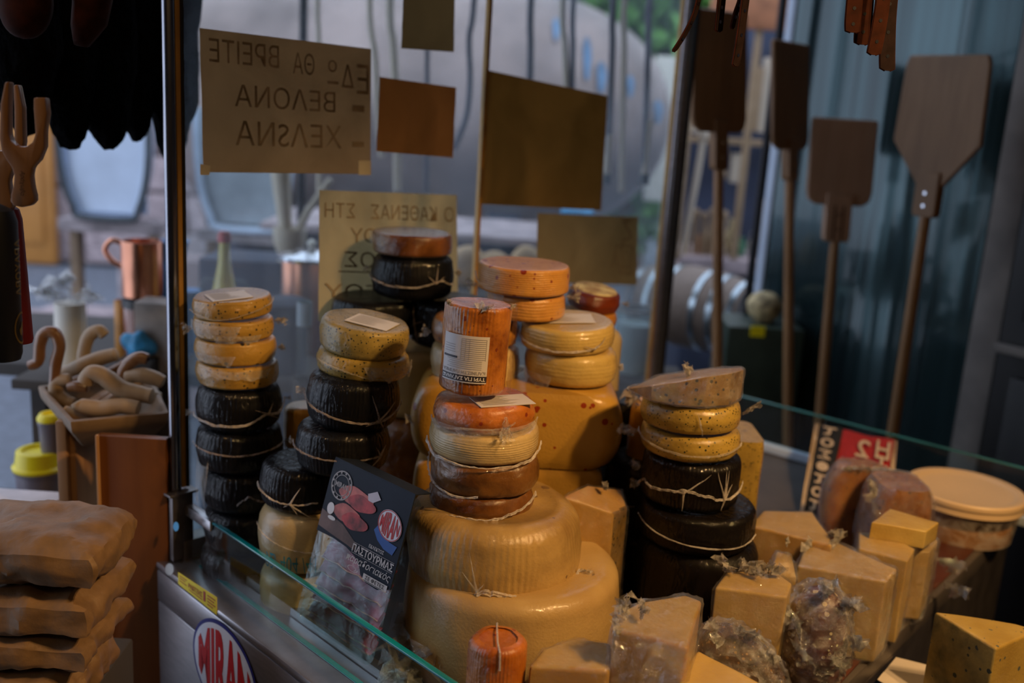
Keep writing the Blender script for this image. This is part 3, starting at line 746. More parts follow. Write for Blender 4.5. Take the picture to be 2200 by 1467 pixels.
def wheel(label, group, cx, yt, yb, hw, Y, mat, rd=0.25, bulge=0.03, dip=0.0, ribs=0, ramp_=0.0011, hribs=0, hamp=0.0005,
          nz=0.0012, tilt=(0, 0), n=112, foot=False, cat='cheese', name='round_cheese', parts=True, off=0.0, gap=0.0012):
    """cx, yt, yb, hw: middle, top rim, bottom rim and half width seen in the photograph; Y: real distance of its axis"""
    m = UY(cx, (yt + yb) / 2, Y)
    depth = (ROT.transposed() @ (m - CAM)).z * -1
    r = hw * depth / FP / (1 + bulge)
    zt, zb = UY(cx, yt, Y - r * .97).z, UY(cx, yb, Y - r * .97).z
    if foot: zb = DECK
    h = zt - zb - gap
    n = max(n, ribs * 4)
    seed = rnd.random() * 50
    def disp(rr, z, a):
        if rr < r * 0.5: return rr, z
        k = noise.noise(Vector((math.cos(a) * 1.6 + seed, math.sin(a) * 1.6, z * 25))) * nz * 1.6
        k += noise.noise(Vector((math.cos(a) * 7 + seed, math.sin(a) * 7, z * 90))) * nz * 0.5
        side = min(1, max(0, (rr - r * 0.8) / (r * 0.18)))
        if ribs: k += ramp_ * side * (abs(math.sin(a * ribs / 2 + noise.noise(Vector((a * 3, z * 30, seed))) * 1.2)) - .5) * (0.6 + 0.8 * noise.noise(Vector((a * 2, seed, z * 20))))
        if hribs: k += hamp * side * math.sin(z / h * math.pi * hribs + noise.noise(Vector((a * 2, seed, 0))) * 1.5)
        zz = z + noise.noise(Vector((math.cos(a) * 1.3, math.sin(a) * 1.3 + seed, 3))) * nz * 0.6 * (1 if z > h * 0.5 else 0)
        return rr + k, zz
    rot = Matrix.Rotation(R_(tilt[0]), 3, 'X') @ Matrix.Rotation(R_(tilt[1]), 3, 'Y')
    lift = r * math.sin(max(abs(R_(tilt[0])), abs(R_(tilt[1])))) * 0.0
    base = V(m.x, m.y, zb + gap * 0.5 + lift + off)
    vs, fs = lathe_vf(wheel_prof(r, h, rd, bulge, dip, 46 if hribs else 8), n, disp)
    me = mesh(name, vs, fs, mat, 60)
    W_ = Wheel(); W_.r = r; W_.h = h; W_.base = base; W_.bulge = bulge; W_.mat = mat; W_.lift = nz * .75 + (ramp_ * .45 if ribs else 0)
    # azimuth 0 faces the camera
    yaw = math.atan2(m.x, m.y)
    rot = rot @ Matrix.Rotation(-yaw, 3, 'Z')
    if parts:
        t = thing(name, label, cat, base, rot, group)
        obj('rind', me, t, world=False)
    else:
        t = obj(name, me, None, world=False); t.matrix_world = Matrix.Translation(base) @ rot.to_4x4(); tag(t, label, cat, group)
    W_.t = t; W_.rot = rot
    return W_
def on(Wl, az, zf, out=0.0):
    """point on a wheel's side, in its own frame"""
    a = R_(az); zf = min(1, max(0, zf))
    rr = Wl.r * (1 + Wl.bulge * math.sin(math.pi * zf)) + out + Wl.lift
    return V(rr * math.sin(a), -rr * math.cos(a), zf * Wl.h)
def seam(Wl, pts, wd=0.0035, jag=0.0012, mat='film_seam', out=0.0022):
    """gathered film edge running round a wheel: pts = [(azimuth, height fraction)...]"""
    path = smooth_path([V(a, z, 0) for a, z in pts], max(4, int(60 / len(pts)))); vs, fs = [], []; s = rnd.random() * 90
    for i, p in enumerate(path):
        j = noise.noise(V(i * 0.33, s, 0)) * jag + noise.noise(V(i * 1.3, s, 7)) * jag * .6
        w = wd * (0.55 + 0.9 * abs(noise.noise(V(i * 0.21, s, 3))) + 0.25 * rnd.random())
        zc = p.y + j / Wl.h
        o = out * (0.6 + 0.8 * rnd.random())
        for dz, oo in ((-.5, 0.0002), (-.22, o), (.1, o * 0.45), (.3, o * 0.9), (.5, 0.0002)):
            vs.append(on(Wl, p.x, zc + dz * w / Wl.h, oo + 0.0006))
    for i in range(len(path) - 1):
        for k in range(4): a = i * 5 + k; fs.append((a, a + 1, a + 6, a + 5))
    me = mesh('seam', vs, fs, mat, 0)
    return obj('film_seam', me, Wl.t, world=False)
def spikes(Wl, az, zf, rays, mat='film_grey'):
    """folds of film radiating from a pinch: rays = [(d_azimuth, d_height)...]"""
    parts = []
    for da, dz in rays:
        pts = [on(Wl, az + da * t, zf + dz * t, 0.0008 + 0.0012 * (1 - t)) + V(noise.noise(V(t * 5, da, dz)), 0, noise.noise(V(da, t * 5, 1))) * 0.001 for t in (0, .25, .5, .75, 1)]
        parts.append(tube_vf(pts, [0.0016, 0.0012, 0.0009, 0.0006, 0.0001], 5))
    v, f = join(parts); return obj('film_fold', mesh('fold', v, f, mat, 60), Wl.t, world=False)
def tuft_vf(p, d, L, w, up=V(0, 0, 1), seed=0, nx=9, ny=8, cr=0.35):
    d = Vector(d).normalized(); s = d.cross(up).normalized(); u2 = s.cross(d)
    vs, fs = [], []
    for j in range(ny + 1):
        t = j / ny
        for i in range(nx + 1):
            c = i / nx - .5
            spread = w * (0.25 + 0.9 * t)
            q = p + d * (L * t * (1 - 0.25 * abs(c))) + s * (c * spread * 0.7) + u2 * (c * spread * 0.5)
            q += Vector((noise.noise(V(i * .9 + seed, j * .8, 1)), noise.noise(V(i * .9, j * .8 + seed, 5)), noise.noise(V(i * .9, j * .8, seed + 9)))) * w * cr * (0.3 + t)
            vs.append(q)
    for j in range(ny):
        for i in range(nx): a = j * (nx + 1) + i; fs.append((a, a + 1, a + nx + 2, a + nx + 1))
    return vs, fs
def tuft(Wl, az, zf, L=0.012, w=0.012, d=None, mat='film_tuft'):
    p = on(Wl, az, zf, 0.0); a = R_(az)
    dd = V(math.sin(a), -math.cos(a), 0) if d is None else Vector(d)
    v, f = tuft_vf(p, dd, L, w, seed=rnd.random() * 99)
    return obj('film_tuft', mesh('tuft', v, f, mat, 60), Wl.t, world=False)
def skirt(Wl, a0, a1, z0, z1, mat='film_tuft', out=0.0015, nx=40):
    """loose film lying over a wheel's side, its lower hem at height z1(azimuth)"""
    vs, fs = [], []; s = rnd.random() * 50
    for i in range(nx + 1):
        az = a0 + (a1 - a0) * i / nx
        hem = z1 + (z0 - z1) * 0.45 * noise.noise(V(i * 0.16, s, 0)) + 0.05 * noise.noise(V(i * .7, s, 0))
        hem = z0 + (hem - z0) * min(1, 4.5 * math.sin(math.pi * i / nx) ** 1.2 + .02)
        for j in range(6):
            t = j / 5; zf = z0 + (hem - z0) * t
            p = on(Wl, az, min(1, max(0, zf)), out * (0.7 + t) + 0.0016 * noise.noise(V(i * .45, j * .5, s)))
            p.z = zf * Wl.h; vs.append(p)
    for i in range(nx):
        for j in range(5): a = i * 6 + j; fs.append((a, a + 1, a + 7, a + 6))
    return obj('film_skirt', mesh('skirt', vs, fs, mat, 60), Wl.t, world=False)
def top_label(Wl, w, d, yawd=0, mat='label_paper', ink=True, cx=0, cy=0):
    z = Wl.h + 0.0011
    c, s = math.cos(R_(yawd)), math.sin(R_(yawd))
    P = lambda u, v: V(cx + (u - .5) * w * c - (.5 - v) * d * s, cy + (u - .5) * w * s + (.5 - v) * d * c, z)
    q = [P(0, 0), P(1, 0), P(1, 1), P(0, 1)]
    me = mesh('lab', *box_vf((0, 0, 0), (1, 1, 1)), mat)
    vs = [p + V(0, 0, dz) for dz in (-0.0008, 0) for p in q]
    me = mesh('lab', vs, [(0, 1, 2, 3), (4, 5, 6, 7), (0, 1, 5, 4), (1, 2, 6, 5), (2, 3, 7, 6), (3, 0, 4, 7)], mat, 0)
    l = obj('paper_label', me, Wl.t, world=False)
    if ink:
        bars = []
        for k in range(6): bars.append(([P(.08, .1 + k * .14) + V(0, 0, .0003), P(.5 + .4 * rnd.random(), .1 + k * .14) + V(0, 0, .0003), P(.5, .16 + k * .14) + V(0, 0, .0003), P(.08, .16 + k * .14) + V(0, 0, .0003)], [(0, 1, 2, 3)]))
        v, f = join(bars); o = bpy.data.objects.new('label_print', mesh('lp', v, f, 'label_grey', 0)); scene.collection.objects.link(o); o.parent = l
    return l

GA = 'cheeses in the left stack by the steel post'
A1 = wheel('yellow herb cheese tilted on top of the left stack, grey label on its top', GA, 501, 648, 691, 84, 1.37, 'herb_yellow', tilt=(2, -4), dip=0.001)
top_label(A1, 0.055, 0.05, 15, cx=-0.004, cy=-0.012); seam(A1, [(-80, .45), (-50, .3), (-20, .1), (20, .35), (60, .6), (85, .8)], 0.002, 0.001, 'film_tuft')
A2 = wheel('yellow herb cheese second from the top of the left stack, loose film on both sides', GA, 502, 694, 738, 84, 1.37, 'herb_yellow')
skirt(A2, -85, 10, 0.85, 0.25); skirt(A2, -30, 40, 0.35, 0.0); tuft(A2, -86, .35, .012, .018); tuft(A2, 84, .75, .016, .026)
A3 = wheel('yellow cheese with large dark specks, third from the top of the left stack', GA, 507, 740, 791, 85, 1.37, 'herb_big_specks')
skirt(A3, -70, 0, 0.5, 0.1); tuft(A3, 86, .5, .008, .02)
A4 = wheel('lowest yellow cheese of the left stack, resting on a black one', GA, 511, 793, 842, 86, 1.37, 'herb_yellow')
skirt(A4, -60, 50, 0.9, 0.55)
A5 = wheel('topmost black cheese of the left stack, white seam across its lower half', GA, 514, 845, 936, 90, 1.37, 'black_wax', rd=.3, bulge=.05, ribs=60)
seam(A5, [(-88, .28), (-60, .26), (-20, .22), (10, .26), (35, .45), (60, .4), (88, .62)], 0.005, 0.0015); tuft(A5, -88, .28, .012, .012); tuft(A5, 89, .6, .01, .012); spikes(A5, 38, .45, [(-18, .15), (10, .25), (22, -.2)])
A6 = wheel('second black cheese of the left stack with a thin level seam', GA, 515, 938, 1026, 91, 1.37, 'black_wax', rd=.3, bulge=.05, ribs=56)
seam(A6, [(-85, .62), (-40, .58), (0, .55), (40, .6), (86, .66)], 0.0025, 0.0004, 'film_grey'); tuft(A6, 87, .6, .008, .014)
A7 = wheel('third black cheese of the left stack, broken ragged seam', GA, 526, 1028, 1113, 89, 1.37, 'black_wax', rd=.35, bulge=.05, ribs=50)
seam(A7, [(-10, .35), (5, .55), (20, .42), (40, .45), (60, .6)], 0.003, 0.002, 'film_grey')
sk = skirt(A7, -88, -50, 1.4, 0.2, 'film_tuft', 0.004, 16)
A8 = wheel('lowest black cheese of the left stack near the steel ledge', GA, 528, 1115, 1200, 88, 1.37, 'black_wax', rd=.35, bulge=.05, ribs=50)
A9 = wheel('dark cheese at the foot of the left stack, mostly in shade', GA, 528, 1202, 1290, 92, 1.37, 'black_wax_brown', foot=True, rd=.3, bulge=.04)

GB = 'cheeses in the second stack from the left'
B1 = wheel('grey-green herb cheese tilted on top of the second stack, label on its top', GB, 779, 705, 772, 97, 1.30, 'herb_dark', tilt=(3, 6), rd=.3, dip=0.001)
top_label(B1, 0.06, 0.045, -25, cy=-0.01, cx=.008)
B2 = wheel('grey-green herb cheese under the tilted top one of the second stack', GB, 778, 772, 824, 99, 1.30, 'herb_green', tilt=(1, 5), rd=.35)
skirt(B2, 0, 85, .8, .25); seam(B2, [(-70, .6), (-20, .5), (10, .3), (50, .35), (85, .5)], 0.002, .001, 'film_tuft')
B3 = wheel('upper black ribbed cheese of the second stack, sagging white seam', GB, 757, 822, 934, 99, 1.28, 'black_wax', rd=.3, bulge=.05, ribs=70, tilt=(1, 2))
seam(B3, [(-88, .62), (-60, .45), (-20, .33), (10, .26), (40, .28), (80, .5)], 0.0032, .0012, 'film_grey'); tuft(B3, -86, .6, .01, .016); spikes(B3, 32, .3, [(-10, .5), (12, -.28), (26, .3), (-16, -.1)])
B4 = wheel('lower black ribbed cheese of the second stack, thin level seam', GB, 736, 936, 1033, 100, 1.27, 'black_wax', rd=.3, bulge=.05, ribs=70)
seam(B4, [(-88, .58), (-40, .5), (0, .47), (50, .47)], 0.0024, .0006, 'film_grey'); tuft(B4, -88, .58, .006, .012); spikes(B4, 48, .47, [(-14, -.25), (-6, .22), (12, .2)])
B5 = wheel('black cheese on the white drum, its seam pinched to a star', GB, 656, 1017, 1113, 95, 1.29, 'black_wax', rd=.32, bulge=.04, ribs=64)
seam(B5, [(-85, .5), (-60, .42), (-35, .33), (-10, .32), (15, .36)], 0.0022, .0010, 'film_seam'); spikes(B5, -18, .33, [(12, .38), (-9, -.1), (26, -.33), (9, -.25)], 'film_seam')
B6 = wheel('white drum cheese with blue printed figures under the black one', GB, 660, 1115, 1248, 103, 1.29, 'pale_ivory', rd=.42, bulge=.02, nz=.0006)
seam(B6, [(-80, .72), (-50, .62), (-20, .52), (10, .46)], 0.0014, .0003, 'film_tuft')
f6 = lambda u, v: on(B6, -52 + 62 * u, .40 - .26 * v, .0022)
decal6, ff = join([text_on(f6, '92/ 404 /41', 0, 1, 1, 0)])
obj('blue_print', mesh('bp', decal6, ff, 'teal_ink', 0), B6.t, world=False)
B7 = wheel('plain white cheese at the foot of the second stack behind the meat pack', GB, 655, 1250, 1345, 94, 1.29, 'pale_ivory', foot=True, rd=.35, bulge=.02, nz=.0006)

# stack of black cheeses at the back (third from the left)
GC = 'cheeses in the back stack before the pale paper'
C1w = wheel('dark brown wrapped cheese crowning the back black stack', GC, 885, 507, 555, 86, 1.57, 'brown_smoked', rd=.22, bulge=.01, nz=.0015)
tuft(C1w, 60, .95, .008, .01, (0.2, 0, 1)); skirt(C1w, -80, -30, 1.0, .4)
C2w = wheel('black ribbed cheese under the brown one in the back stack', GC, 886, 557, 650, 88, 1.57, 'black_wax', rd=.3, bulge=.05, ribs=70)
seam(C2w, [(-80, .5), (-60, .42), (-25, .35), (10, .38), (40, .5), (55, .42), (85, .3)], .0035, .0016); tuft(C2w, -88, .5, .012, .014, (-1, 0, .9)); tuft(C2w, 88, .6, .01, .02); spikes(C2w, 32, .45, [(4, .4), (-12, .2), (16, .15)])
C3w = wheel('low black cheese showing its flat grey top behind the herb cheese', GC, 800, 652, 738, 88, 1.565, 'black_wax', rd=.25, bulge=.03, ribs=60)
C4w = wheel('black cheese with a white fold, right part of the back stack', GC, 963, 652, 757, 86, 1.585, 'black_wax', rd=.3, bulge=.05, ribs=60)
spikes(C4w, -52, .5, [(6, -.4), (-8, .4), (16, .1), (-10, -.1)], 'film_grey'); seam(C4w, [(-88, .4), (-66, .2), (-45, .1)], .0015, .001, 'film_grey')
C5w = wheel('tall pale drum cheese carrying the back black stack', GC, 880, 759, 905, 78, 1.57, 'pale_ivory', rd=.2, bulge=.0, nz=.0006, name='drum_cheese')
C6w = wheel('brown drum cheese in shade below the pale drum', GC, 880, 907, 1060, 92, 1.57, 'brown_smoked', foot=True, rd=.2, bulge=.02, name='drum_cheese')
C7w = wheel('small pale wheel at the left foot of the back stack', GC, 792, 740, 860, 62, 1.575, 'pale_ivory', rd=.2, bulge=.02)
C8w = wheel('second pale wheel at the left foot of the back stack, in shade', GC, 792, 862, 1080, 62, 1.575, 'pale_ivory', foot=True, rd=.12, bulge=.02)
C9w = wheel('yellow cheese glimpsed between the two left stacks', GC, 650, 880, 975, 40, 1.42, 'yellow_plain', rd=.2, bulge=.02)
C10w = wheel('dark cheese under the yellow one between the two left stacks', GC, 655, 977, 1130, 46, 1.42, 'black_wax_brown', foot=True, rd=.2, bulge=.02)

# middle: block cheeses with small wheels on top
def hull(label, group, corners_top, ztop, zbot, mat, bv=0.006, name='cheese_block', cat='cheese', top_mat=None, rind=None, sub=3, nz=0.0012, draft=1.0, parts=True, rnd_seg=3):
    """upright block: corners_top are world points (x, y) of its top outline; zbot its foot"""
    c = sum((V(p[0], p[1], 0) for p in corners_top), V(0, 0, 0)) / len(corners_top)
    n = len(corners_top)
    zt = ztop if isinstance(ztop, (list, tuple)) else [ztop] * n
    vs = [V(c.x + (p[0] - c.x) * draft, c.y + (p[1] - c.y) * draft, zbot) for p in corners_top] + [V(p[0], p[1], zt[i]) for i, p in enumerate(corners_top)]
    fs = [tuple(range(n))[::-1], tuple(range(n, 2 * n))] + [(i, (i + 1) % n, n + (i + 1) % n, n + i) for i in range(n)]
    me = mesh(name, vs, fs, mat)
    bevel(me, bv, rnd_seg)
    bm = bmesh.new(); bm.from_mesh(me)
    bmesh.ops.triangulate(bm, faces=[f for f in bm.faces if len(f.verts) > 4])
    bmesh.ops.subdivide_edges(bm, edges=[e for e in bm.edges if e.calc_length() > 0.012], cuts=sub, use_grid_fill=True)
    bm.to_mesh(me); bm.free()
    s = rnd.random() * 40
    for v in me.vertices:
        v.co += Vector((noise.noise(v.co * 22 + V(s, 0, 0)), noise.noise(v.co * 22 + V(0, s, 0)), noise.noise(v.co * 22 + V(0, 0, s)))) * nz
    smooth(me, 45)
    base = V(c.x, c.y, zbot)
    if not parts:
        o = obj(name, me); tag(o, label, cat, group); o_ = o; src = me
        return o_
    t = thing(name, label, cat, base, None, group)
    if rind:       # faces that keep the rind: rind(centre, normal) -> bool
        me.materials.append(MATS[rind[0]])
        for p in me.polygons:
            if rind[1](p.center, p.normal): p.material_index = 1
    if top_mat:
        me.materials.append(MATS[top_mat]); k = len(me.materials) - 1
        for p in me.polygons:
            if p.normal.z > 0.7: p.material_index = k
    wm = me.copy()
    obj('paste', me, t)
    t['_w'] = 0; del t['_w']
    WM[t.name] = wm
    return t
WM = {}
def wrap(t, amt=0.0022, cr=0.0025, mat='cling_clear', freq=38, sub=1, part='cling_film'):
    """crinkled cling film: the block's own surface pushed out and crumpled"""
    me = WM[t.name].copy(); me.materials.clear(); me.materials.append(MATS[mat])
    for p in me.polygons: p.material_index = 0
    bm = bmesh.new(); bm.from_mesh(me); bm.normal_update()
    bmesh.ops.subdivide_edges(bm, edges=[e for e in bm.edges if e.calc_length() > 0.006], cuts=sub, use_grid_fill=True)
    bm.normal_update(); s = rnd.random() * 60
    for v in bm.verts:
        k = abs(noise.noise(v.co * freq + V(s, 0, 0))) + 0.5 * abs(noise.noise(v.co * freq * 2.7 + V(0, s, 0)))
        v.co += v.normal * (amt + cr * k + cr * .9 * (1 - abs(2 * noise.noise(v.co * 75 + V(3, s, 0)))) ** 3)
    bm.to_mesh(me); bm.free(); smooth(me, 50)
    return obj(part, me, t)
def wtuft(t, p, d, L, w, mat='film_tuft', name='film_tuft', cr=.35):
    v, f = tuft_vf(Vector(p), d, L, w, seed=rnd.random() * 99, nx=12, ny=10, cr=cr)
    return obj(name, mesh('tuft', v, f, mat, 60), t)

# E: large yellow cheese with chili, rounded ends, lies behind the middle stack
YF = 1.345
eL, eR = UY(885, 920, YF + .07), UY(1332, 920, YF + .06)
ez1, ez0 = UY(1100, 843, YF).z, UY(1100, 1004, YF).z
def stad(xl, xr, y0, y1, rc, n=7):
    pts = []
    for cx_, cy_, a0 in ((xr - rc, y0 + rc, -90), (xr - rc, y1 - rc, 0), (xl + rc, y1 - rc, 90), (xl + rc, y0 + rc, 180)):
        for i in range(n): a = R_(a0 + 90 * i / (n - 1)); pts.append((cx_ + rc * math.cos(a), cy_ + rc * math.sin(a)))
    return pts
def loaf(label, group, xl, xr, y0, y1, z0, z1, mat, rc=0.03, bul=0.10, name='cheese_block', n=7, rings=14, nz=.002, flat=0.35):
    """rounded loaf-shaped cheese: stadium outline, sides bulging in profile"""
    pts = stad(xl, xr, y0, y1, rc, n); c = V((xl + xr) / 2, (y0 + y1) / 2, 0); vs, fs = [], []; m = len(pts)
    vs.append(V(c.x, c.y, z0))
    for j in range(rings + 1):
        t = j / rings; e = abs(2 * t - 1)
        k = (1 - e ** 4) ** 0.5 if e < 1 else 0
        k = 1 - bul + bul * (1 - e ** 2.4) 
        if j in (0, rings): k -= 0.05
        for p in pts:
            dx = p[0] - c.x; dy = p[1] - c.y
            q = V(c.x + dx * k, c.y + dy * (1 - (1 - k) * flat), z0 + (z1 - z0) * t)
            q += Vector((noise.noise(q * 14), noise.noise(q * 14 + V(5, 0, 0)), 0)) * nz
            vs.append(q)
    vs.append(V(c.x, c.y, z1))
    fs += [(0, 1 + (i + 1) % m, 1 + i) for i in range(m)]
    for j in range(rings):
        for i in range(m): a = 1 + j * m; fs.append((a + i, a + (i + 1) % m, a + m + (i + 1) % m, a + m + i))
    a = 1 + rings * m; fs += [(a + i, a + (i + 1) % m, len(vs) - 1) for i in range(m)]
    me = mesh(name, vs, fs, mat, 50)
    t = thing(name, label, 'cheese', V(c.x, c.y, z0), None, group); WM[t.name] = me.copy(); obj('rind', me, t); return t
GE = 'large yellow cheeses behind the middle stack'
E1 = loaf('large yellow cheese with red chili specks and rounded ends behind the middle stack', GE, eL.x, eR.x, YF, YF + .16, ez0, ez1, 'yellow_chili', rc=.035, bul=.13)
ez = (ez0 + ez1) / 2
wtuft(E1, (eR.x - .003, YF + .035, ez - .004), (.5, -.5, .15), .022, .02); wtuft(E1, (eL.x + .006, YF + .03, ez), (-.6, -.7, 0), .014, .02)
fL, fR = UY(888, 1040, YF + .03), UY(1296, 1040, YF + .03)
E2 = loaf('plain yellow block cheese under the chili-specked one', GE, fL.x, fR.x, YF + .005, YF + .155, DECK + .10, ez0 - .0015, 'yellow_plain', rc=.016, bul=.05)
E3 = loaf('lowest yellow block cheese behind the big wheel', GE, fL.x, fR.x, YF + .005, YF + .155, DECK + .0005, DECK + .0985, 'yellow_plain', rc=.016, bul=.05)

GD = 'small wheels on the large yellow cheese'
D4 = wheel('cream cheese wheel hidden behind the standing paprika log', GD, 1020, 757, 838, 96, 1.445, 'cream', rd=.3)
D3 = wheel('dark orange wheel behind the standing paprika log', GD, 1020, 697, 755, 94, 1.445, 'rind_orange', rd=.35); tuft(D3, -88, .3, .012, .02); 
G2 = wheel('lower cream cheese with peppercorns on the right of the yellow block', GD, 1224, 765, 838, 100, 1.435, 'cream_pepper', rd=.35, bulge=.02, hribs=17, hamp=.0001)
tuft(G2, -80, .2, .014, .02); skirt(G2, -70, -20, .35, 0, 'film_tuft'); tuft(G2, 86, .5, .008, .02)
G1 = wheel('upper cream cheese with peppercorns, grey label on its sloping top', GD, 1219, 706, 763, 101, 1.435, 'cream_pepper', rd=.3, bulge=.02, tilt=(3, -2.5), dip=.001, hribs=15, hamp=.0001)
top_label(G1, .08, .05, 8, cy=.005, cx=-.003)
seam(G1, [(-88, .72), (-75, .5), (-40, .3), (-10, .22), (25, .28), (40, .4)], .004, .0016); tuft(G1, -86, .75, .01, .012); spikes(G1, 34, .3, [(18, .4), (-14, .15)])
D2 = wheel('lower orange chili cheese resting across two wheels', GD, 1128, 641, 694, 84, 1.445, 'chili_orange', rd=.25, bulge=.01, hribs=15, hamp=.0002)
tuft(D2, 80, .95, .022, .024); skirt(D2, -85, -30, 1.1, .5)
D1 = wheel('ribbed orange chili cheese at the top of the middle back stack', GD, 1124, 579, 640, 99, 1.445, 'chili_orange', rd=.18, bulge=.01, hribs=25, hamp=.00022)
seam(D1, [(-88, .6), (-70, .35), (-45, .3), (-25, .5)], .0015, .0006, 'film_tuft'); tuft(D1, -86, .1, .014, .024); tuft(D1, 86, .2, .01, .02)

GH = 'cheeses stacked behind the pepper cheeses'
H1 = wheel('dark red cheese with white mould on its tilted top', GH, 1272, 628, 672, 58, 1.62, 'red_moldy', rd=.4, bulge=.04, tilt=(6, 7), nz=.002)
obj('mould_bloom', lathe([(0, .0018), (H1.r * .6, .0016), (H1.r * .80, .0006), (H1.r * .84, -.0014), (0, -.002)], 'mold_white', 40, V(0, 0, H1.h + .0012)), H1.t, world=False)
tuft(H1, 85, .6, .012, .018)
H2 = wheel('orange rind cheese under the mould-topped red one', GH, 1262, 676, 712, 62, 1.62, 'rind_orange', rd=.3)
H3 = wheel('tall cream drum carrying the red cheese, hidden by the pepper cheeses', GH, 1262, 714, 1090, 60, 1.62, 'pale_ivory', foot=True, rd=.08, name='drum_cheese')

# ---- middle front stack
GM = 'cheeses of the tall front stack'
YM = 1.19
M7 = wheel('broad smooth cream wheel at the foot of the front stack', GM, 1088, 1298, 1560, 226, YM, 'lower_rind', foot=True, rd=.20, bulge=.02, nz=.0015, n=144)
M6 = wheel('big ribbed cream wheel wrapped in gathered film under the brown ones', GM, 1056, 1143, 1334, 184, YM, 'big_rind', rd=.34, bulge=.03, ribs=88, ramp_=.0011, nz=.002, n=352, dip=.001)
seam(M6, [(-8, .34), (0, .36), (12, .32), (25, .27), (40, .24), (60, .26), (74, .34)], .0075, .003, 'film_seam', .004)
spikes(M6, -8, .36, [(-6, .42), (-10, .2), (-8, -.3), (4, .1), (30, -.28)], 'film_tuft'); tuft(M6, -88, .62, .012, .018); tuft(M6, 74, .32, .02, .03)
M5 = wheel('lower dark brown smoked wheel of the front stack', GM, 1031, 1076, 1134, 113, YM, 'brown_smoked', rd=.35, bulge=.02, nz=.003, tilt=(-1, -1.5))
seam(M5, [(-40, .25), (-20, .35), (10, .3), (40, .5), (80, .8)], .004, .0014)
M4 = wheel('upper brown smoked wheel of the front stack, film looping down its left', GM, 1040, 1006, 1076, 116, YM, 'brown_pale', rd=.32, bulge=.02, nz=.0025)
seam(M4, [(-86, .9), (-80, .5), (-55, .15), (-25, .05), (-5, .15)], .003, .001)
M3 = wheel('ribbed ivory wheel between the brown and orange ones', GM, 1038, 940, 1005, 118, YM, 'cream', rd=.32, bulge=.02, hribs=25, hamp=.00016)
seam(M3, [(-86, .4), (-60, .1), (-20, .0), (20, .0), (60, .12), (88, .4)], .005, .0022, 'film_seam'); 
M2 = wheel('bright orange paprika wheel under the standing log, torn film flap in front', GM, 1039, 880, 943, 109, YM, 'paprika_bright', rd=.38, bulge=.03, nz=.002, tilt=(-1, -1.5), dip=.001)
skirt(M2, -75, 85, .35, .05, 'film_tuft', .002); seam(M2, [(-75, .4), (-60, .15), (-20, .3), (20, .35), (35, .5)], .003, .001, 'film_tuft')
top_label(M2, .07, .045, 20, cx=.022, cy=-.022)
v, f = tuft_vf(on(M2, 24, .75, .001), (0.05, -.35, -1), .030, .022, up=V(0, 1, 0), seed=4); obj('torn_flap', mesh('fl', v, f, 'film_tuft', 60), M2.t, world=False)
M1 = wheel('orange paprika cheese log standing upright with a printed label', GM, 1018, 662, 855, 71, YM - .005, 'smoked_paprika', rd=.07, bulge=.01, ribs=54, ramp_=.0010, nz=.0012, n=200, tilt=(-1, 1.6), name='cheese_log', dip=.0015)
# cylindrical label, printed upside down
q1f = lambda u, v, o=.0010: on(M1, -60 + 82 * u, .69 - .53 * v, o)
vs, fs = [], []
for j in range(9):
    for i in range(15): vs.append(q1f(i / 14, j / 8))
for j in range(8):
    for i in range(14): a = j * 15 + i; fs.append((a, a + 1, a + 16, a + 15))
lab = obj('paper_label', mesh('l', vs, fs, 'label_paper', 80), M1.t, world=False)
tag(lab, 'grey printed label with black band, upside down')
ud = lambda o: (lambda u, v: q1f(1 - u, 1 - v, o))       # upside-down frame
def sub_decal(name, parts, mat, parent):
    v, f = join(parts); o = bpy.data.objects.new(name, mesh(name, v, f, mat, 0)); scene.collection.objects.link(o); o.parent = parent; return o
def rect_on(fn, u0, v0, u1, v1, n=10):
    vs = [fn(u0 + (u1 - u0) * i / n, v0) for i in range(n + 1)] + [fn(u0 + (u1 - u0) * i / n, v1) for i in range(n + 1)]
    return vs, [(i, i + 1, n + 2 + i, n + 1 + i) for i in range(n)]
F1 = ud(.0013)
sub_decal('label_band', [rect_on(F1, 0.0, 0.03, 1.0, 0.16), rect_on(F1, .62, .50, .97, .545)], 'label_ink', lab)
sub_decal('label_title', [text_on(ud(.0016), 'ΤΥΡΙ ΓΙΑ ΣΑΓΑΝΑΚΙ', .03, .055, .97, .135, .03)], 'white_ink', lab)
bars = [text_on(F1, 'ΚΑΠΝΙΣΤΗ ΠΑΠΡΙΚΑ', .03, .19, .97, .26, .02)]
for k in range(16):
    v0 = .30 + k * .042
    if k < 5: bars.append(rect_on(F1, .12, v0, .88 - .1 * rnd.random(), v0 + .012))
    else: bars.append(rect_on(F1, .05, v0, .55, v0 + .010)); 
for k in range(4): bars.append(rect_on(F1, .68, .62 + k * .05, .95, .632 + k * .05))
for u in (.05, .38, .46, .55): bars.append(rect_on(F1, u, .49, u + .008, .93, 2))
sub_decal('label_print', bars, 'label_grey', lab)
# film standing off on the log's right side
vs, fs = [], []
for j in range(25):
    t = j / 24
    for i in range(4):
        p = on(M1, 84 - i * 3, t * 1.0, .001 + i * .0022 + .0025 * noise.noise(V(j * .5, i, 0)))
        vs.append(p + V(.0, 0, .003 * noise.noise(V(j * .9, i, 3))))
for j in range(24):
    for i in range(3): a = j * 4 + i; fs.append((a, a + 1, a + 5, a + 4))
obj('film_seam', mesh('fs', vs, fs, 'film_tuft', 60), M1.t, world=False)
tuft(M1, 70, .97, .008, .014, (.3, 0, 1)); tuft(M1, -60, .98, .005, .02, (0, 0, 1)); tuft(M1, 10, 1., .004, .03, (0, .2, 1))

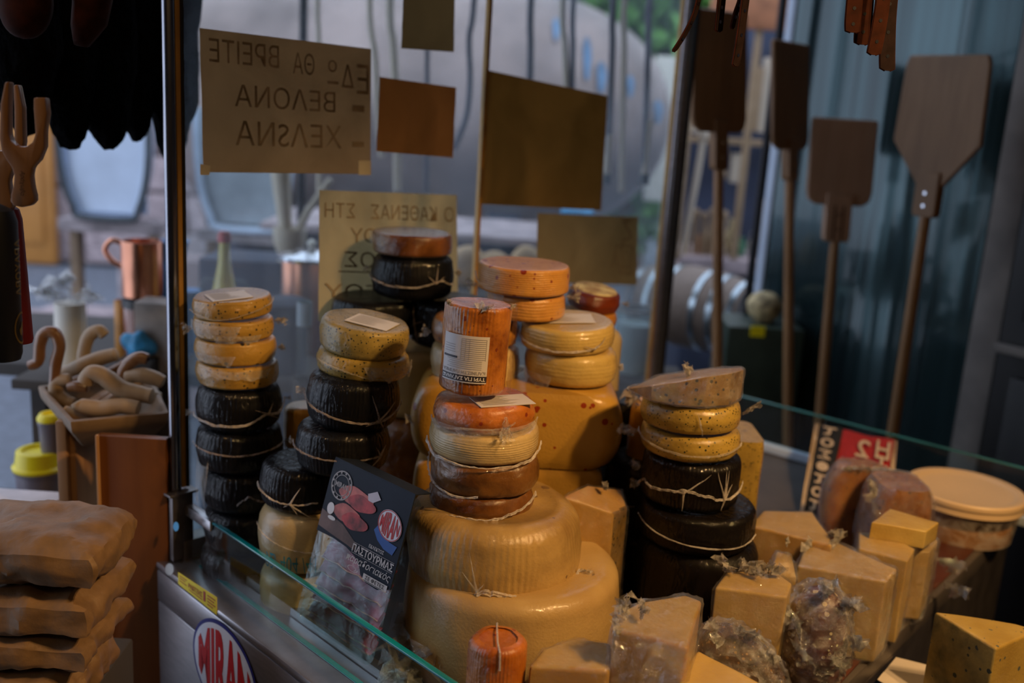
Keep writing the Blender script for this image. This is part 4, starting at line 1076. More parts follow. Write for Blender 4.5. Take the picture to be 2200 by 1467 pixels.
# ---- right stack
GO = 'cheeses of the right stack'
YO = 1.30
O6 = wheel('lowest black drum of the right stack, almost lost in shade', GO, 1490, 1200, 1345, 128, YO, 'black_wax_brown', foot=True, rd=.2, bulge=.02, nz=.002)
O5 = wheel('broad black cheese tied with pale string in the right stack', GO, 1491, 1118, 1198, 125, YO, 'black_wax_brown', rd=.25, bulge=.02, nz=.0025)
seam(O5, [(-70, .62), (-30, .42), (10, .32), (50, .3), (72, .45)], .0018, .0003, 'film_seam', .0015)
O4 = wheel('black ribbed cheese with crumpled film under the herb cheeses', GO, 1480, 1001, 1104, 105, YO, 'black_wax_brown', rd=.22, bulge=.02, ribs=80, ramp_=.0012)
seam(O4, [(-80, .2), (-62, .42), (-45, .38), (-20, .42), (0, .5), (25, .38), (45, .3), (88, .48)], .0045, .003); spikes(O4, -5, .45, [(0, -.4), (28, .42), (-20, 0)], 'film_seam')
spikes(O4, 42, .32, [(-12, .6), (0, .62), (10, .3), (-2, -.25), (4, .6)], 'film_seam'); tuft(O4, -84, .55, .012, .022); tuft(O4, -80, .2, .014, .018)
O3 = wheel('lower yellow herb cheese of the right stack', GO, 1478, 942, 998, 106, YO, 'herb_green', rd=.4, bulge=.02)
seam(O3, [(-85, .7), (-50, .5), (0, .35), (50, .45), (80, .6)], .0035, .0008, 'film_tuft'); tuft(O3, -88, .5, .03, .02)
O2 = wheel('upper yellow herb cheese with a twist of film on its right', GO, 1481, 881, 940, 107, YO, 'herb_green', rd=.42, bulge=.02, tilt=(-1, -1))
tuft(O2, 84, .6, .030, .014, (1, -.2, .8)); tuft(O2, 88, .5, .018, .010, (1, 0, .9)); tuft(O2, -88, .5, .006, .012); spikes(O2, 12, .5, [(4, -.45), (-3, .4)], 'film_tuft')
# half wheel on top, tilted
op = [UZ(1352, 838, O2.base.z + O2.h + .014), UZ(1470, 880, O2.base.z + O2.h + .012)]
zt = O2.base.z + O2.h
hc = O2.base
fr = []
pL = UZ(1352, 846, zt + .022); pR = UZ(1598, 800, zt + .045)
xs = [pL, UZ(1420, 858, zt + .024), UZ(1500, 862, zt + .030), UZ(1560, 850, zt + .036), UZ(1590, 830, zt + .040), pR, UZ(1560, 795, zt + .046), UZ(1480, 806, zt + .040), UZ(1400, 822, zt + .03)]
yo = O2.base.y
def hpt(px, py, yy): p = UY(px, py, yy); return p
top = [(1350, 836, 0.0), (1400, 830, -.048), (1460, 821, -.062), (1520, 811, -.063), (1572, 802, -.048), (1598, 795, -.008)]
poly, zts = [], []
for (px, py, dy) in top: p = UY(px, py, yo + dy); poly.append((p.x, p.y)); zts.append(p.z)
for (px, py, dy) in ((1592, 790, .03), (1530, 792, .055), (1420, 806, .055)): p = UY(px, py, yo + dy); poly.append((p.x, p.y)); zts.append(p.z)
O1 = hull('tilted half wheel with orange herb rind wrapped in cling film, top of the right stack', GO, poly, zts, zt + .006, 'rind_herb', .003, name='half_cheese', sub=2, top_mat='paste')
wrap(O1, .0012, .002, 'cling_heavy'); tp = UY(1478, 812, yo - .02); wtuft(O1, tp, (-.3, 0, 1), .022, .016); wtuft(O1, tp + V(.001, 0, 0), (-.1, 0, 1), .014, .02)

# behind the right stack
GP = 'cheeses half hidden behind the right stack'
P1 = wheel('dark wrapped cheese with bluish glints behind the right stack', GP, 1345, 868, 930, 62, 1.52, 'black_wax', rd=.3)
tuft(P1, 0, 1., .02, .05, (.3, 0, .5), 'film_grey'); tuft(P1, -30, .9, .02, .04, (-.4, -.3, .4), 'film_grey')
P2 = wheel('yellow cheese wheel edge showing left of the herb cheeses', GP, 1404, 872, 1000, 56, 1.44, 'yellow_plain', foot=True, rd=.3, bulge=.05)
P3 = wheel('black cheese tied with string between the yellow block and right stack', GP, 1380, 1003, 1160, 84, 1.435, 'black_wax_brown', rd=.25, bulge=.02)
seam(P3, [(-80, .42), (-40, .42), (-10, .46)], .0018, .0003, 'film_seam')
P4 = wheel('lower black cheese between the yellow block and right stack', GP, 1380, 1162, 1330, 84, 1.435, 'black_wax_brown', foot=True, rd=.2, bulge=.02)
P6 = wheel('black drum under the dark wrapped cheese at the back', GP, 1345, 932, 1130, 60, 1.545, 'black_wax_brown', foot=True, rd=.1)
pz = UY(1600, 938, 1.47)
P5 = loaf('yellow block cheese with green herbs standing right of the right stack', GP, UY(1545, 1000, 1.47).x, UY(1636, 1000, 1.47).x, 1.45, 1.56, DECK + .0005, UY(1600, 945, 1.46).z, 'herb_green', rc=.018, bul=.05)

# ---- front pieces
GQ = 'cut cheese pieces in cling film in front'
def pix_block(label, toppx, zt, zb, mat, group=GQ, **k):
    zs = zt if isinstance(zt, (list, tuple)) else [zt] * len(toppx)
    pts = [UZ(x, y, z) for (x, y), z in zip(toppx, zs)]
    return hull(label, group, [(p.x, p.y) for p in pts], zs, zb, mat, **k)
# N: tall wedge right of the big wheel, orange cut face, herb rind
nz0 = DECK + .0005
n1 = UZ(1207, 1060, 1.085); n2 = UZ(1318, 1095, 1.075); n3 = UZ(1300, 1045, 1.085)
zN = 1.075
N1 = pix_block('tall cheese wedge with smooth orange cut face right of the big wheel', [(1206, 1066), (1318, 1100), (1350, 1092), (1338, 1050), (1262, 1040)], [1.05, 1.03, 1.022, 1.04, 1.052], DECK + .0005, 'paste', bv=.005,
               name='cheese_wedge', draft=1.0, rind=('rind_herb', lambda c, n: n.x > .55 or n.y > .6))
wrap(N1, .0015, .002, 'cling_clear'); wtuft(N1, UZ(1300, 1052, 1.05), (0, 0, 1), .008, .03)
# M8: small paprika log in front
zl = DECK
M8 = wheel('small smoked cheese log standing in front of the broad wheel', None, 1063, 1400, 1560, 62, .985, 'paprika_bright', foot=True, rd=.08, bulge=0, ribs=50, ramp_=.0008, nz=.0012, n=180, name='cheese_log', dip=.004)
st_, fs_ = tube_vf([V(.004, -M8.r - .001, M8.h - .02), V(.003, -M8.r * .98, M8.h), V(0, -M8.r * .4, M8.h + .0005), V(-.002, M8.r * .6, M8.h + .001), V(-.002, M8.r * .95, M8.h)], .0012, 8)
obj('string', mesh('st', st_, fs_, 'film_seam'), M8.t, world=False)
q8 = lambda u, v: on(M8, 12 + 60 * u, .70 - .35 * v, .0016)
vs, fs = rect_on(q8, 0, 0, 1, 1, 14); lab8 = obj('paper_label', mesh('l8', vs, fs, 'label_ink', 80), M8.t, world=False); tag(lab8, 'black label with pale letters')
q8b = lambda u, v: on(M8, 12 + 60 * u, .70 - .35 * v, .0019)
sub_decal('label_print', [text_on(q8b, 'ΤΥΡΙ ΓΙΑ ΣΑΓΑΝΑΚΙ', .06, .1, .94, .3)], 'white_ink', lab8)
Fsup = hull('dark wooden board lifting the front pieces', None, [(.015 - .075, .90), (.24, .78), (.33, .87), (.05, 1.02)], .8, .79, 'board_red') if False else None
R2 = pix_block('low pale round-backed wedge at the bottom, right of the small log', [(1135, 1430), (1310, 1440), (1315, 1380), (1240, 1368), (1165, 1392)], .965, .845, 'paste', bv=.006, name='cheese_wedge', rind=('rind_orange', lambda c, n: n.x < -.5), top_mat='paste_pale')
wrap(R2, .001, .0015, 'cling_clear')
R1 = pix_block('large pale wrapped wedge at the bottom centre with a knot of film', [(1318, 1352), (1372, 1362), (1478, 1392), (1508, 1290), (1470, 1276), (1375, 1290), (1322, 1318)], [1.01, 1.01, 1.005, 1.01, 1.012, 1.015, 1.012], .90, 'paste', bv=.005, name='cheese_wedge', top_mat='paste_pale')
wrap(R1, .0018, .003, 'cling_heavy'); p = UZ(1345, 1330, 1.015); wtuft(R1, p, (-.2, 0, 1), .026, .03); wtuft(R1, p + V(.016, 0, 0), (.1, .1, 1), .02, .022); wtuft(R1, p - V(.004, .006, .01), (-.6, -.4, .6), .016, .03)
R3 = pix_block('long bare pale wedge cut by the bottom of the photo', [(1455, 1450), (1500, 1397), (1545, 1420), (1655, 1478), (1600, 1560), (1480, 1520)], .965, .88, 'paste_pale', bv=.004, name='cheese_wedge')
# pile at the right
Q3 = pix_block('upright pale cheese slab with crumpled film on top, next to the salami', [(1536, 1262), (1690, 1282), (1702, 1252), (1660, 1222), (1560, 1228)], .985, DECK + .0045, 'paste_pale', bv=.004, name='cheese_slab')
wrap(Q3, .0015, .0022, 'cling_clear'); p = UZ(1610, 1235, .988); [wtuft(Q3, p + V(dx, dy, 0), (dx * 4, -.2, 1), .014, .04, 'film_tuft') for dx, dy in ((-.03, .01), (0, 0), (.025, .006))]
Q1 = pix_block('broad orange-pale wedge with frosted top beside the black stack', [(1610, 1128), (1788, 1172), (1782, 1150), (1745, 1100), (1640, 1096)], .975, DECK + .0045, 'paste', bv=.004, name='cheese_wedge', top_mat='paste_pale')
wrap(Q1, .0012, .002, 'cling_clear'); wtuft(Q1, UZ(1780, 1150, .975), (.5, -.3, .3), .022, .035, 'film_tuft')
Q2 = pix_block('small pointed wedge wrapped in film between two larger pieces', [(1652, 1235), (1712, 1240), (1702, 1190), (1668, 1182)], [.965, .955, .985, .98], DECK + .0045, 'paste_pale', bv=.003, name='cheese_wedge', draft=1.25)
wrap(Q2, .002, .004, 'cling_heavy'); wtuft(Q2, UZ(1690, 1175, .98), (0, 0, 1), .014, .018)
Q4 = pix_block('long wrapped wedge with glittering film in the middle of the right pile', [(1712, 1215), (1905, 1250), (1928, 1222), (1800, 1165), (1735, 1168)], .965, DECK + .0045, 'paste_pale', bv=.004, name='cheese_wedge')
wrap(Q4, .0015, .003, 'cling_heavy'); wtuft(Q4, UZ(1790, 1175, .966), (.1, 0, 1), .012, .04); wtuft(Q4, UZ(1735, 1180, .966), (-.2, 0, 1), .010, .03)
Q5 = pix_block('pale pointed wedge behind the long wrapped one', [(1845, 1178), (1950, 1206), (1966, 1178), (1900, 1146), (1845, 1142)], .97, DECK + .0045, 'paste_pale', bv=.003, name='cheese_wedge')
wrap(Q5, .0012, .0025, 'cling_clear')
Q9 = pix_block('stacked wrapped pieces with sparkling film under the speckled wedge', [(1945, 1180), (1998, 1185), (2015, 1160), (1990, 1135), (1930, 1140)], .955, DECK + .0045, 'paste_pale', bv=.004, name='cheese_slab')
wrap(Q9, .002, .005, 'cling_heavy'); wtuft(Q9, UZ(2010, 1200, .93), (1, -.3, -.2), .04, .05, 'cling_heavy'); wtuft(Q9, UZ(2030, 1250, .88), (1, -.2, -.5), .035, .05, 'cling_heavy')
Q6 = pix_block('small thin wedge with dark specks lying on the right pile', [(1872, 1122), (1990, 1140), (2018, 1122), (1912, 1092)], .995, .967, 'cream_pepper', bv=.002, name='cheese_wedge', parts=False)
Q7 = loaf('wrapped orange cheese lump beside the round tub', GQ, UY(1868, 1100, 1.5).x, UY(2000, 1100, 1.5).x, 1.47, 1.57, DECK + .0045, UY(1925, 1052, 1.48).z, 'rind_orange', rc=.028, bul=.2)
wrap(Q7, .0015, .003, 'cling_heavy', sub=0); wtuft(Q7, UY(1885, 1060, 1.465), (-.6, 0, .3), .016, .04)
Q8 = loaf('wrapped yellow half cheese leaning below the towel', GQ, UY(1772, 1080, 1.585).x, UY(1925, 1080, 1.585).x, 1.58, 1.64, DECK + .0045, UY(1850, 1008, 1.585).z, 'rind_orange', rc=.029, bul=.35, flat=.2)
wrap(Q8, .0015, .002, 'cling_clear', sub=0); [wtuft(Q8, UY(x, 1018, 1.585), (.1, -.2, 1), .012, .035) for x in (1830, 1865, 1900)]
# salami pieces
def lump(label, cat, px, py, Y, sz, mat, name, group=None, rot=0, nz=.006, fr=25, tilt=0):
    bm = bmesh.new(); bmesh.ops.create_icosphere(bm, subdivisions=4, radius=1)
    c = UY(px, py, Y); m = Matrix.Rotation(R_(rot), 3, 'Z') @ Matrix.Rotation(R_(tilt), 3, 'Y'); s = rnd.random() * 30
    for v in bm.verts:
        n_ = v.co.copy(); v.co = m @ Vector((v.co.x * sz[0], v.co.y * sz[1], v.co.z * sz[2]))
        v.co += n_ * nz * noise.noise(v.co * fr + V(s, 0, 0)) + c
    me = bpy.data.meshes.new(name); bm.to_mesh(me); bm.free(); smooth(me, 60); me.materials.append(MATS[mat])
    zmin = min(v.co.z for v in me.vertices)
    t = thing(name, label, cat, V(c.x, c.y, zmin), None, group); WM[t.name] = me.copy(); obj('meat' if 'salami' in name else 'body', me, t); return t
S1 = lump('cut salami with white mould in torn cling film, right of the cheese slab', 'salami', 1752, 1360, 1.165, (.040, .042, .066), 'salami', 'salami_piece', 'salami ends in film', 20)
wrap(S1, .003, .007, 'cling_salami', 30, 1)
for px, py, d, L_, w_ in ((1770, 1285, (.3, 0, 1), .022, .05), (1712, 1330, (-.4, -.4, .2), .02, .05), (1805, 1300, (.7, -.3, .4), .024, .05), (1790, 1400, (.3, -.8, -.3), .02, .05), (1730, 1395, (-.3, -.8, 0), .016, .04), (1820, 1370, (.8, -.5, 0), .02, .05)):
    wtuft(S1, UY(px, py, 1.14), d, L_, w_, 'cling_salami')
S2 = lump('dark red salami end wrapped in sparkling film at the bottom edge', 'salami', 1592, 1432, 1.055, (.058, .036, .040), 'dried_fruit', 'salami_piece', 'salami ends in film', -35, tilt=28)
wrap(S2, .002, .006, 'cling_salami', 34, 1)
for px, py, d in ((1540, 1370, (-.3, -.3, .6)), (1600, 1375, (.1, -.2, 1)), (1640, 1410, (.5, -.5, .4))): wtuft(S2, UY(px, py, 1.04), d, .014, .035, 'cling_salami')
cf = thing('crumpled_film', 'crumpled clear film lying inside the low glass beside the meat pack', 'film', UZ(930, 1430, DECK + .05))
for px, py, d in ((905, 1400, (-.3, -.2, .6)), (950, 1440, (.2, -.6, .5)), (900, 1460, (-.4, -.5, .3))):
    v, f = tuft_vf(UZ(px, py, DECK + .02), d, .05, .09, seed=px, nx=16, ny=14); obj('film_fold', mesh('cf', v, f, 'cling_heavy', 60), cf)
# bottom right: herb wedge on white paper, black worktop
wt = thing('rear_worktop', 'black worktop in the lower right corner', 'worktop', (1.0, .7, 0))
obj('top', prism([(.50, .98), (.72, .55), (1.9, .55), (1.9, 1.5), (.96, 1.5)], .775, .80, 'black_plastic', .003), wt)
obj('cabinet', prism([(.58, .90), (.75, .6), (1.85, .6), (1.85, 1.4), (.98, 1.4)], 0.0, .774, 'dark_carved', .003), wt)
BW = pix_block('blue-veined herb rind wedge on white paper in the lower right corner', [(2008, 1312), (2140, 1394), (2230, 1352), (2180, 1338)], .925, .8065, 'blue_paste', group=None, bv=.004, name='cheese_wedge', rind=('blue_rind', lambda c, n: n.x < -.1 and n.y < .5 and abs(n.z) < .6), sub=3)
pp = [UZ(1885, 1460, .803), UZ(1925, 1412, .803), UZ(2260, 1500, .803), UZ(2200, 1640, .803)]
obj_p = sheet([pp[1], pp[2], pp[3], pp[0]], 'white_paper', .0008, 10, 10, .002, 3); tag(obj('wrapping_paper', obj_p), 'white wrapping paper under the blue-veined wedge', 'paper')
# round tub
tc = UZ(2068, 1120, DECK)
tY = 1.72; tm = UY(2075, 1048, tY); tr = 122 * 1.80 / FP
tub = thing('plastic_tub', 'round translucent plastic tub with a cream lid by the glass', 'tub', (tm.x, tm.y, DECK))
zt = tm.z; tl = V(tm.x, tm.y, 0)
obj('lid', lathe([(0, zt - .003), (tr * .76, zt - .003), (tr * .82, zt - .001), (tr * .86, zt + .002), (tr * .97, zt + .002), (tr, zt - .001), (tr, zt - .008), (tr * .975, zt - .008), (tr * .96, zt - .005), (0, zt - .006)], 'cream_plastic', 72, tl), tub)
obj('tub_rim', lathe([(tr * .93, zt - .009), (tr * .975, zt - .010), (tr * .985, zt - .021), (tr * .96, zt - .022), (tr * .93, zt - .012)], 'cream_plastic', 72, tl), tub)
obj('tub_wall', lathe([(tr * .935, zt - .022), (tr * .86, DECK + .002), (tr * .85, DECK + .0025), (tr * .92, zt - .022)], 'tub_plastic', 72, tl), tub)
obj('tub_base', lathe([(0, DECK + .0005), (tr * .83, DECK + .0005), (tr * .85, DECK + .004), (tr * .84, DECK + .03), (0, DECK + .032)], 'cream_plastic', 72, tl), tub)
# towel over the right glass
TN = RN if RN.dot(CAM - RX0) > 0 else -RN
gp = rpt(0.3, 0) + TN * .020
TW = lambda px, py, o=0.0: UP(px, py, gp + TN * (o), TN)
tow = thing('bar_towel', 'red and black towel with pale lettering hung over the right glass', 'towel', TW(1800, 1110))
def towel(pts, mat, nm, seed, par, o=0.0):
    q = [TW(x, y, o) for x, y in pts]; return obj(nm, sheet(q, mat, .004, 24, 24, .007, seed), par), q
def TD(px, py): return UZ(px, py, DECK + .006)
def tq(tl, tr, br, bl): return [TW(*tl), TW(*tr), TD(*br), TD(*bl)]
def tow_part(q, mat, nm, seed, o=0.0):
    q = [p + TN * o for p in q]; obj(nm, sheet(q, mat, .004, 24, 24, .006, seed), tow); return q
qb = tow_part(tq((1760, 913), (1812, 923), (1766, 1122), (1726, 1108)), 'towel_black', 'black_border', 3)
qr = tow_part(tq((1806, 922), (1922, 949), (1903, 1150), (1758, 1120)), 'towel_red', 'red_field', 3.4)
tow_part(tq((1918, 948), (1928, 950), (1912, 1150), (1902, 1150)), 'towel_light', 'hem', 3.9, .002); tow_part(tq((1753, 912), (1761, 913), (1727, 1108), (1719, 1106)), 'towel_light', 'hem', 2.6, .002)
fb = qmap(qb, .0085, True); fr3 = qmap(qr, .0085, True)
lets = [text_on(fb, c, .22 + .2 * (i % 2) * 0, .04 + i * .135, .78, .14 + i * .135, .02) for i, c in enumerate('τοΣ.τοτ')]
lets += [text_on(fr3, c, u, v, u + .24, v + .20, .01) for c, u, v in (('2', .40, .10), ('U', .42, .33), ('H', .06, .06), ('T', .06, .24))]
tag(decal('lettering', lets, 'towel_light', tow), kind='stuff')

# ------------------------------------------------------------------ meat pack leaning inside the low glass
PKZ = .8735
BRp = UZ(795, 1436, PKZ)
# keep the pack clear of the glass
BLp = UZ(632, 1330, PKZ)
def solve_top(px, py, base, edge, ext):
    r = ray(px, py); e = edge.normalized()
    t = (base - CAM).dot(e) / r.dot(e); return CAM + r * t
ed_ = BRp - BLp
TLp = UY(722, 985, 1.208); pn_ = (BRp - BLp).cross(TLp - BLp).normalized(); TRp = UP(893, 1066, BLp, pn_)
pq = [TLp, TRp, BRp, BLp]
pn = (TRp - TLp).cross(BLp - TLp).normalized()
if pn.dot(CAM - TLp) < 0: pn = -pn
pk = thing('meat_pack', 'clear tray of sliced cured meat in a navy card sleeve leaning inside the low glass', 'package', (BLp + BRp) / 2)
PKQ = [p.copy() for p in pq]
def pfn(off): return lambda u, v: bil(PKQ, u, v) + pn * off
# tray: rounded shallow shell behind the plane
rp = []
def rr_pts(u0, v0, u1, v1, ru, rv, n=6, top=True):
    out = []
    for cu, cv, a0 in ((u0 + ru, v1 - rv, 90), (u0 + ru, v0 + rv, 180), (u1 - ru, v0 + rv, 270), (u1 - ru, v1 - rv, 0)):
        for i in range(n): a = R_(a0 + 90 * i / (n - 1)); out.append((cu + ru * math.cos(a), cv + rv * math.sin(a)))
    return out
def slabuv(pts, o0, o1, mat, k=0.0):
    n = len(pts); cu = sum(p[0] for p in pts) / n; cv = sum(p[1] for p in pts) / n
    a, b = pfn(o0), pfn(o1)
    vs = [a(cu + (u - cu) * (1 - k), cv + (v - cv) * (1 - k)) for u, v in pts] + [b(u, v) for u, v in pts]
    fs = [tuple(range(n)), tuple(range(n, 2 * n))] + [(i, (i + 1) % n, n + (i + 1) % n, n + i) for i in range(n)]
    return mesh('slab', vs, fs, mat, 30)
obj('tray', slabuv(rr_pts(0.03, 0.02, .97, .985, .07, .05), -.024, -.002, 'tray_plastic', .06), pk)
obj('tray_flange', slabuv(rr_pts(0, 0.0, 1.0, 1.0, .09, .06), -.0018, -.0008, 'tray_plastic'), pk)
# slices of meat behind the clear lid
ms = []
for k in range(6):
    v0 = .46 + k * .085
    vs, fs = [], []
    n = 12
    for j in range(7):
        for i in range(n + 1):
            u = .09 + .82 * i / n; v = v0 + .12 * j / 6 + .012 * noise.noise(V(i * .5, k, j))
            vs.append(pfn(-.018 + .011 * (j / 6) + .003 * noise.noise(V(i * .6, j * .5, k * 3)))(u, min(v, .955)))
    for j in range(6):
        for i in range(n): a = j * (n + 1) + i; fs.append((a, a + 1, a + n + 2, a + n + 1))
    sl_ = obj('meat_slice', mesh('ms', vs, fs, 'meat_slice' , 60), pk)
    obj('fat_rim', tube([vs[6 * (n + 1) + i] + pn * .0006 for i in range(n + 1)], .0009, 'fat', 5), sl_)
# card sleeve with stepped lower edge
card = [(0, -.005), (1.0, -.005), (1.0, .535), (.86, .575), (.72, .57), (.64, .545), (.60, .50), (.52, .465), (.40, .44), (.22, .43), (.0, .435)]
slv = obj('card_sleeve', slabuv(card, -.0006, .0014, 'navy_card'), pk)
obj('sleeve_top', slabuv([(0.0, -.012), (1.0, -.012), (1.0, -.004), (0, -.004)], -.024, .0012, 'navy_card'), pk)
P1f, P2f, P3f, P4f = pfn(.0018), pfn(.0022), pfn(.0026), pfn(.0030)
decal('printed_board', [poly_on(P1f, [(0.005, .30), (.30, .33), (.52, .40), (.50, .435), (.40, .425), (.22, .415), (.005, .40)])], 'board_print', slv)
def blobuv(cu, cv, ru, rv, k=0.0): return [(cu + ru * math.cos(R_(t_)) * (1 + .12 * math.cos(R_(2 * t_ + 40))), cv + rv * math.sin(R_(t_)) * (1 + .10 * math.cos(R_(3 * t_)))  + k * math.cos(R_(t_))) for t_ in range(0, 360, 15)]
decal('printed_rind', [poly_on(P2f, blobuv(.37, .150, .20, .052)), poly_on(P2f, blobuv(.31, .262, .16, .050))], 'meat_pink', slv)
decal('printed_meat', [poly_on(P3f, blobuv(.46, .172, .16, .046)), poly_on(P3f, blobuv(.43, .285, .15, .047))], 'meat_red', slv)
decal('printed_garlic', [poly_on(P3f, ell_pts(.11, .275, .045, .035, 16)), poly_on(P3f, ell_pts(.15, .325, .05, .012, 12))], 'white_ink', slv)
stp = [ring_on(P3f, .17, .125, .13, .085, .08), ring_on(P3f, .17, .125, .095, .062, .06), text_on(P3f, 'MIRAN', .09, .11, .25, .14, .02)]
for k in range(12):
    a = R_(30 * k + 10); u, v = .17 + .112 * math.cos(a), .125 + .073 * math.sin(a); stp.append(poly_on(P3f, [(u - .008, v - .006), (u + .008, v - .006), (u + .008, v + .006), (u - .008, v + .006)]))
decal('round_stamp', stp, 'label_grey', slv)
decal('price_tag', [poly_on(P3f, [(.50, .10), (.60, .065), (.66, .10), (.58, .135), (.52, .135)])], 'price_pink', slv)
decal('blue_ribbon', [poly_on(P2f, [(.70, .235), (.77, .27), (.86, .295), (.96, .30), (.93, .355), (.82, .345), (.73, .315), (.665, .27)])], 'ribbon_blue', slv)
LG = lambda f: (lambda u, v: f(.685 + .285 * u, .115 + .165 * v + .02 * u))
decal('logo_ground', [poly_on(LG(P3f), ell_pts(.5, .5, .5, .5, 48))], 'logo_white', slv)
decal('logo_ring', [ring_on(LG(P4f), .5, .5, .49, .49, .05)], 'miran_red', slv)
decal('logo_lettering', [text_on(LG(P4f), 'MIRAN', .10, .08, .90, .92, .03, 0, ovwarp())], 'miran_red', slv)
decal('sleeve_text', [text_on(P3f, 'ΕΚΛΕΚΤΟΣ', .66, .355, .84, .375, .01), text_on(P3f, 'ΠΑΣΤΟΥΡΜΑΣ', .48, .395, .98, .44, .02), text_on(P3f, 'παραδοσιακός', .44, .455, .98, .51, .0, .3),
      *[([q_ for i_ in range(25) for q_ in (P3f(.54 + .07 * math.cos(i_ * .3 + k_) * (1 - i_ / 60), .532 + .02 * math.sin(i_ * .3 + k_) * (1 - i_ / 60)), P3f(.54 + .063 * math.cos(i_ * .3 + k_) * (1 - i_ / 60), .532 + .018 * math.sin(i_ * .3 + k_) * (1 - i_ / 60)))], [(2 * i_, 2 * i_ + 1, 2 * i_ + 3, 2 * i_ + 2) for i_ in range(24)]) for k_ in (0,)], poly_on(P3f, [(.48, .388), (.98, .388), (.98, .3895), (.48, .3895)]), poly_on(P3f, [(.48, .446), (.98, .446), (.98, .4475), (.48, .4475)]),
      poly_on(P3f, [(.68, .522), (.97, .522), (.97, .556), (.68, .556)]), poly_on(P3f, [(.70, .560), (.985, .560), (.985, .562), (.70, .562)])] + [poly_on(P3f, [(.64, .389), (.86, .389), (.86, .390), (.64, .390)])], 'label_paper', slv)
decal('sleeve_tag_text', [text_on(P4f, 'ΣΕ ΦΕΤΕΣ', .71, .527, .94, .551, .02)], 'label_ink', slv)
# ------------------------------------------------------------------ peels leaning at the right
def extr(pts2, th, frame, mat, bv=.0015, name='plate'):
    """outline (a, z) pairs in a vertical plane: frame = (origin, horizontal dir)"""
    o, d = frame; nrm = V(-d.y, d.x, 0); n = len(pts2)
    vs = [o + d * a + V(0, 0, z) - nrm * th / 2 for a, z in pts2] + [o + d * a + V(0, 0, z) + nrm * th / 2 for a, z in pts2]
    fs = [tuple(range(n)), tuple(range(n, 2 * n))] + [(i, (i + 1) % n, n + (i + 1) % n, n + i) for i in range(n)]
    me = mesh(name, vs, fs, mat, 40)
    if bv: bevel(me, bv, 1)
    return me
def shear_to(me, o, sx, sy):
    for v in me.vertices:
        dz = v.co.z - o.z; v.co.x += sx * dz; v.co.y += sy * dz
    return me
def peel(label, Y, yaw, top, bot, foot, halfw, yb_top, yb_bot, neckw, y_neck, taper=False, wd_='peel_wood', Yfoot=None, grooves=0):
    """top / foot: pixels of the axis at the blade's top and low on the handle"""
    Yf = Yfoot or Y
    T = UY(*top, Y); Fp = UY(*foot, Yf); ax = (T - Fp)
    Bz = UY(top[0], yb_bot, Y).z; Nz = UY(top[0], y_neck, Y).z
    sx, sy = ax.x / ax.z, ax.y / ax.z
    O = V(T.x - sx * T.z, T.y - sy * T.z, 0)            # axis extrapolated to the floor
    d = V(math.cos(R_(yaw)), math.sin(R_(yaw)), 0)
    hw = halfw; zt = T.z; bl = zt - Bz; nw = neckw
    if taper: out = [(-hw * .93, zt), (hw * .93, zt + .0), (hw, zt - .02), (hw * 1.06, Bz + bl * .33), (nw * 1.2, Bz), (-nw * 1.2, Bz), (-hw * 1.06, Bz + bl * .33), (-hw, zt - .02)]
    else: out = [(-hw, zt - .005), (-hw + .005, zt), (hw - .005, zt), (hw, zt - .005), (hw, Bz + .035), (hw * .93, Bz + .012), (hw * .7, Bz), (-hw * .7, Bz), (-hw * .93, Bz + .012), (-hw, Bz + .035)]
    t = thing('bread_peel', label, 'peel', V(O.x, O.y, 0.001), None, 'wooden bread peels')
    F0 = (V(O.x, O.y, 0), d)
    def put(nm, me): shear_to(me, V(0, 0, 0), sx, sy); return obj(nm, me, t)
    put('blade', extr(out, .012, F0, wd_, .003))
    nb = put('neck', extr([(-nw, Bz + .03), (nw, Bz + .03), (nw, Nz + .01), (nw * .85, Nz), (-nw * .85, Nz), (-nw, Nz + .01)], .026, F0, wd_, .002))
    if grooves:
        nrm = V(-d.y, d.x, 0) * (-.0135)
        for g in (-.33, .33):
            put('groove', extr([(nw * g - .0018, Bz - .0), (nw * g + .0018, Bz - .0), (nw * g + .0018, Nz + .004), (nw * g - .0018, Nz + .004)], .002, (F0[0] + nrm, d), 'leather_dark', 0))
    for k in (.35, .75):
        put('rivet', extr([(.004 * math.cos(R_(a)), Nz + (Bz - Nz) * k + .004 * math.sin(R_(a))) for a in range(0, 360, 45)], .030, F0, 'chrome', 0))
    put('handle', mesh('h', *tube_vf([V(O.x, O.y, .002), V(O.x, O.y, 1.0), V(O.x, O.y, Nz + .02)], [.0135, .0135, .0125], 16), 'peel_handle'))
    return t
peel('tall dark peel beside the right upright of the case', 2.50, 32, (1546, 22), 0, (1541, 800), .088, 22, 285, .021, 365)
peel('narrow-looking peel turned away, second from the left', 2.66, 48, (1699, 90), 0, (1692, 960), .095, 90, 322, .024, 388)
peel('low peel with three-pronged neck, third from the left', 2.62, 4, (1816, 255), 0, (1756, 960), .087, 255, 442, .034, 520, grooves=1, wd_='peel_pale')
peel('wide peel with tapering shoulders, nearest the grey trim', 2.34, -58, (2040, 118), 0, (1918, 930), .108, 118, 400, .030, 468, taper=True, Yfoot=2.30)

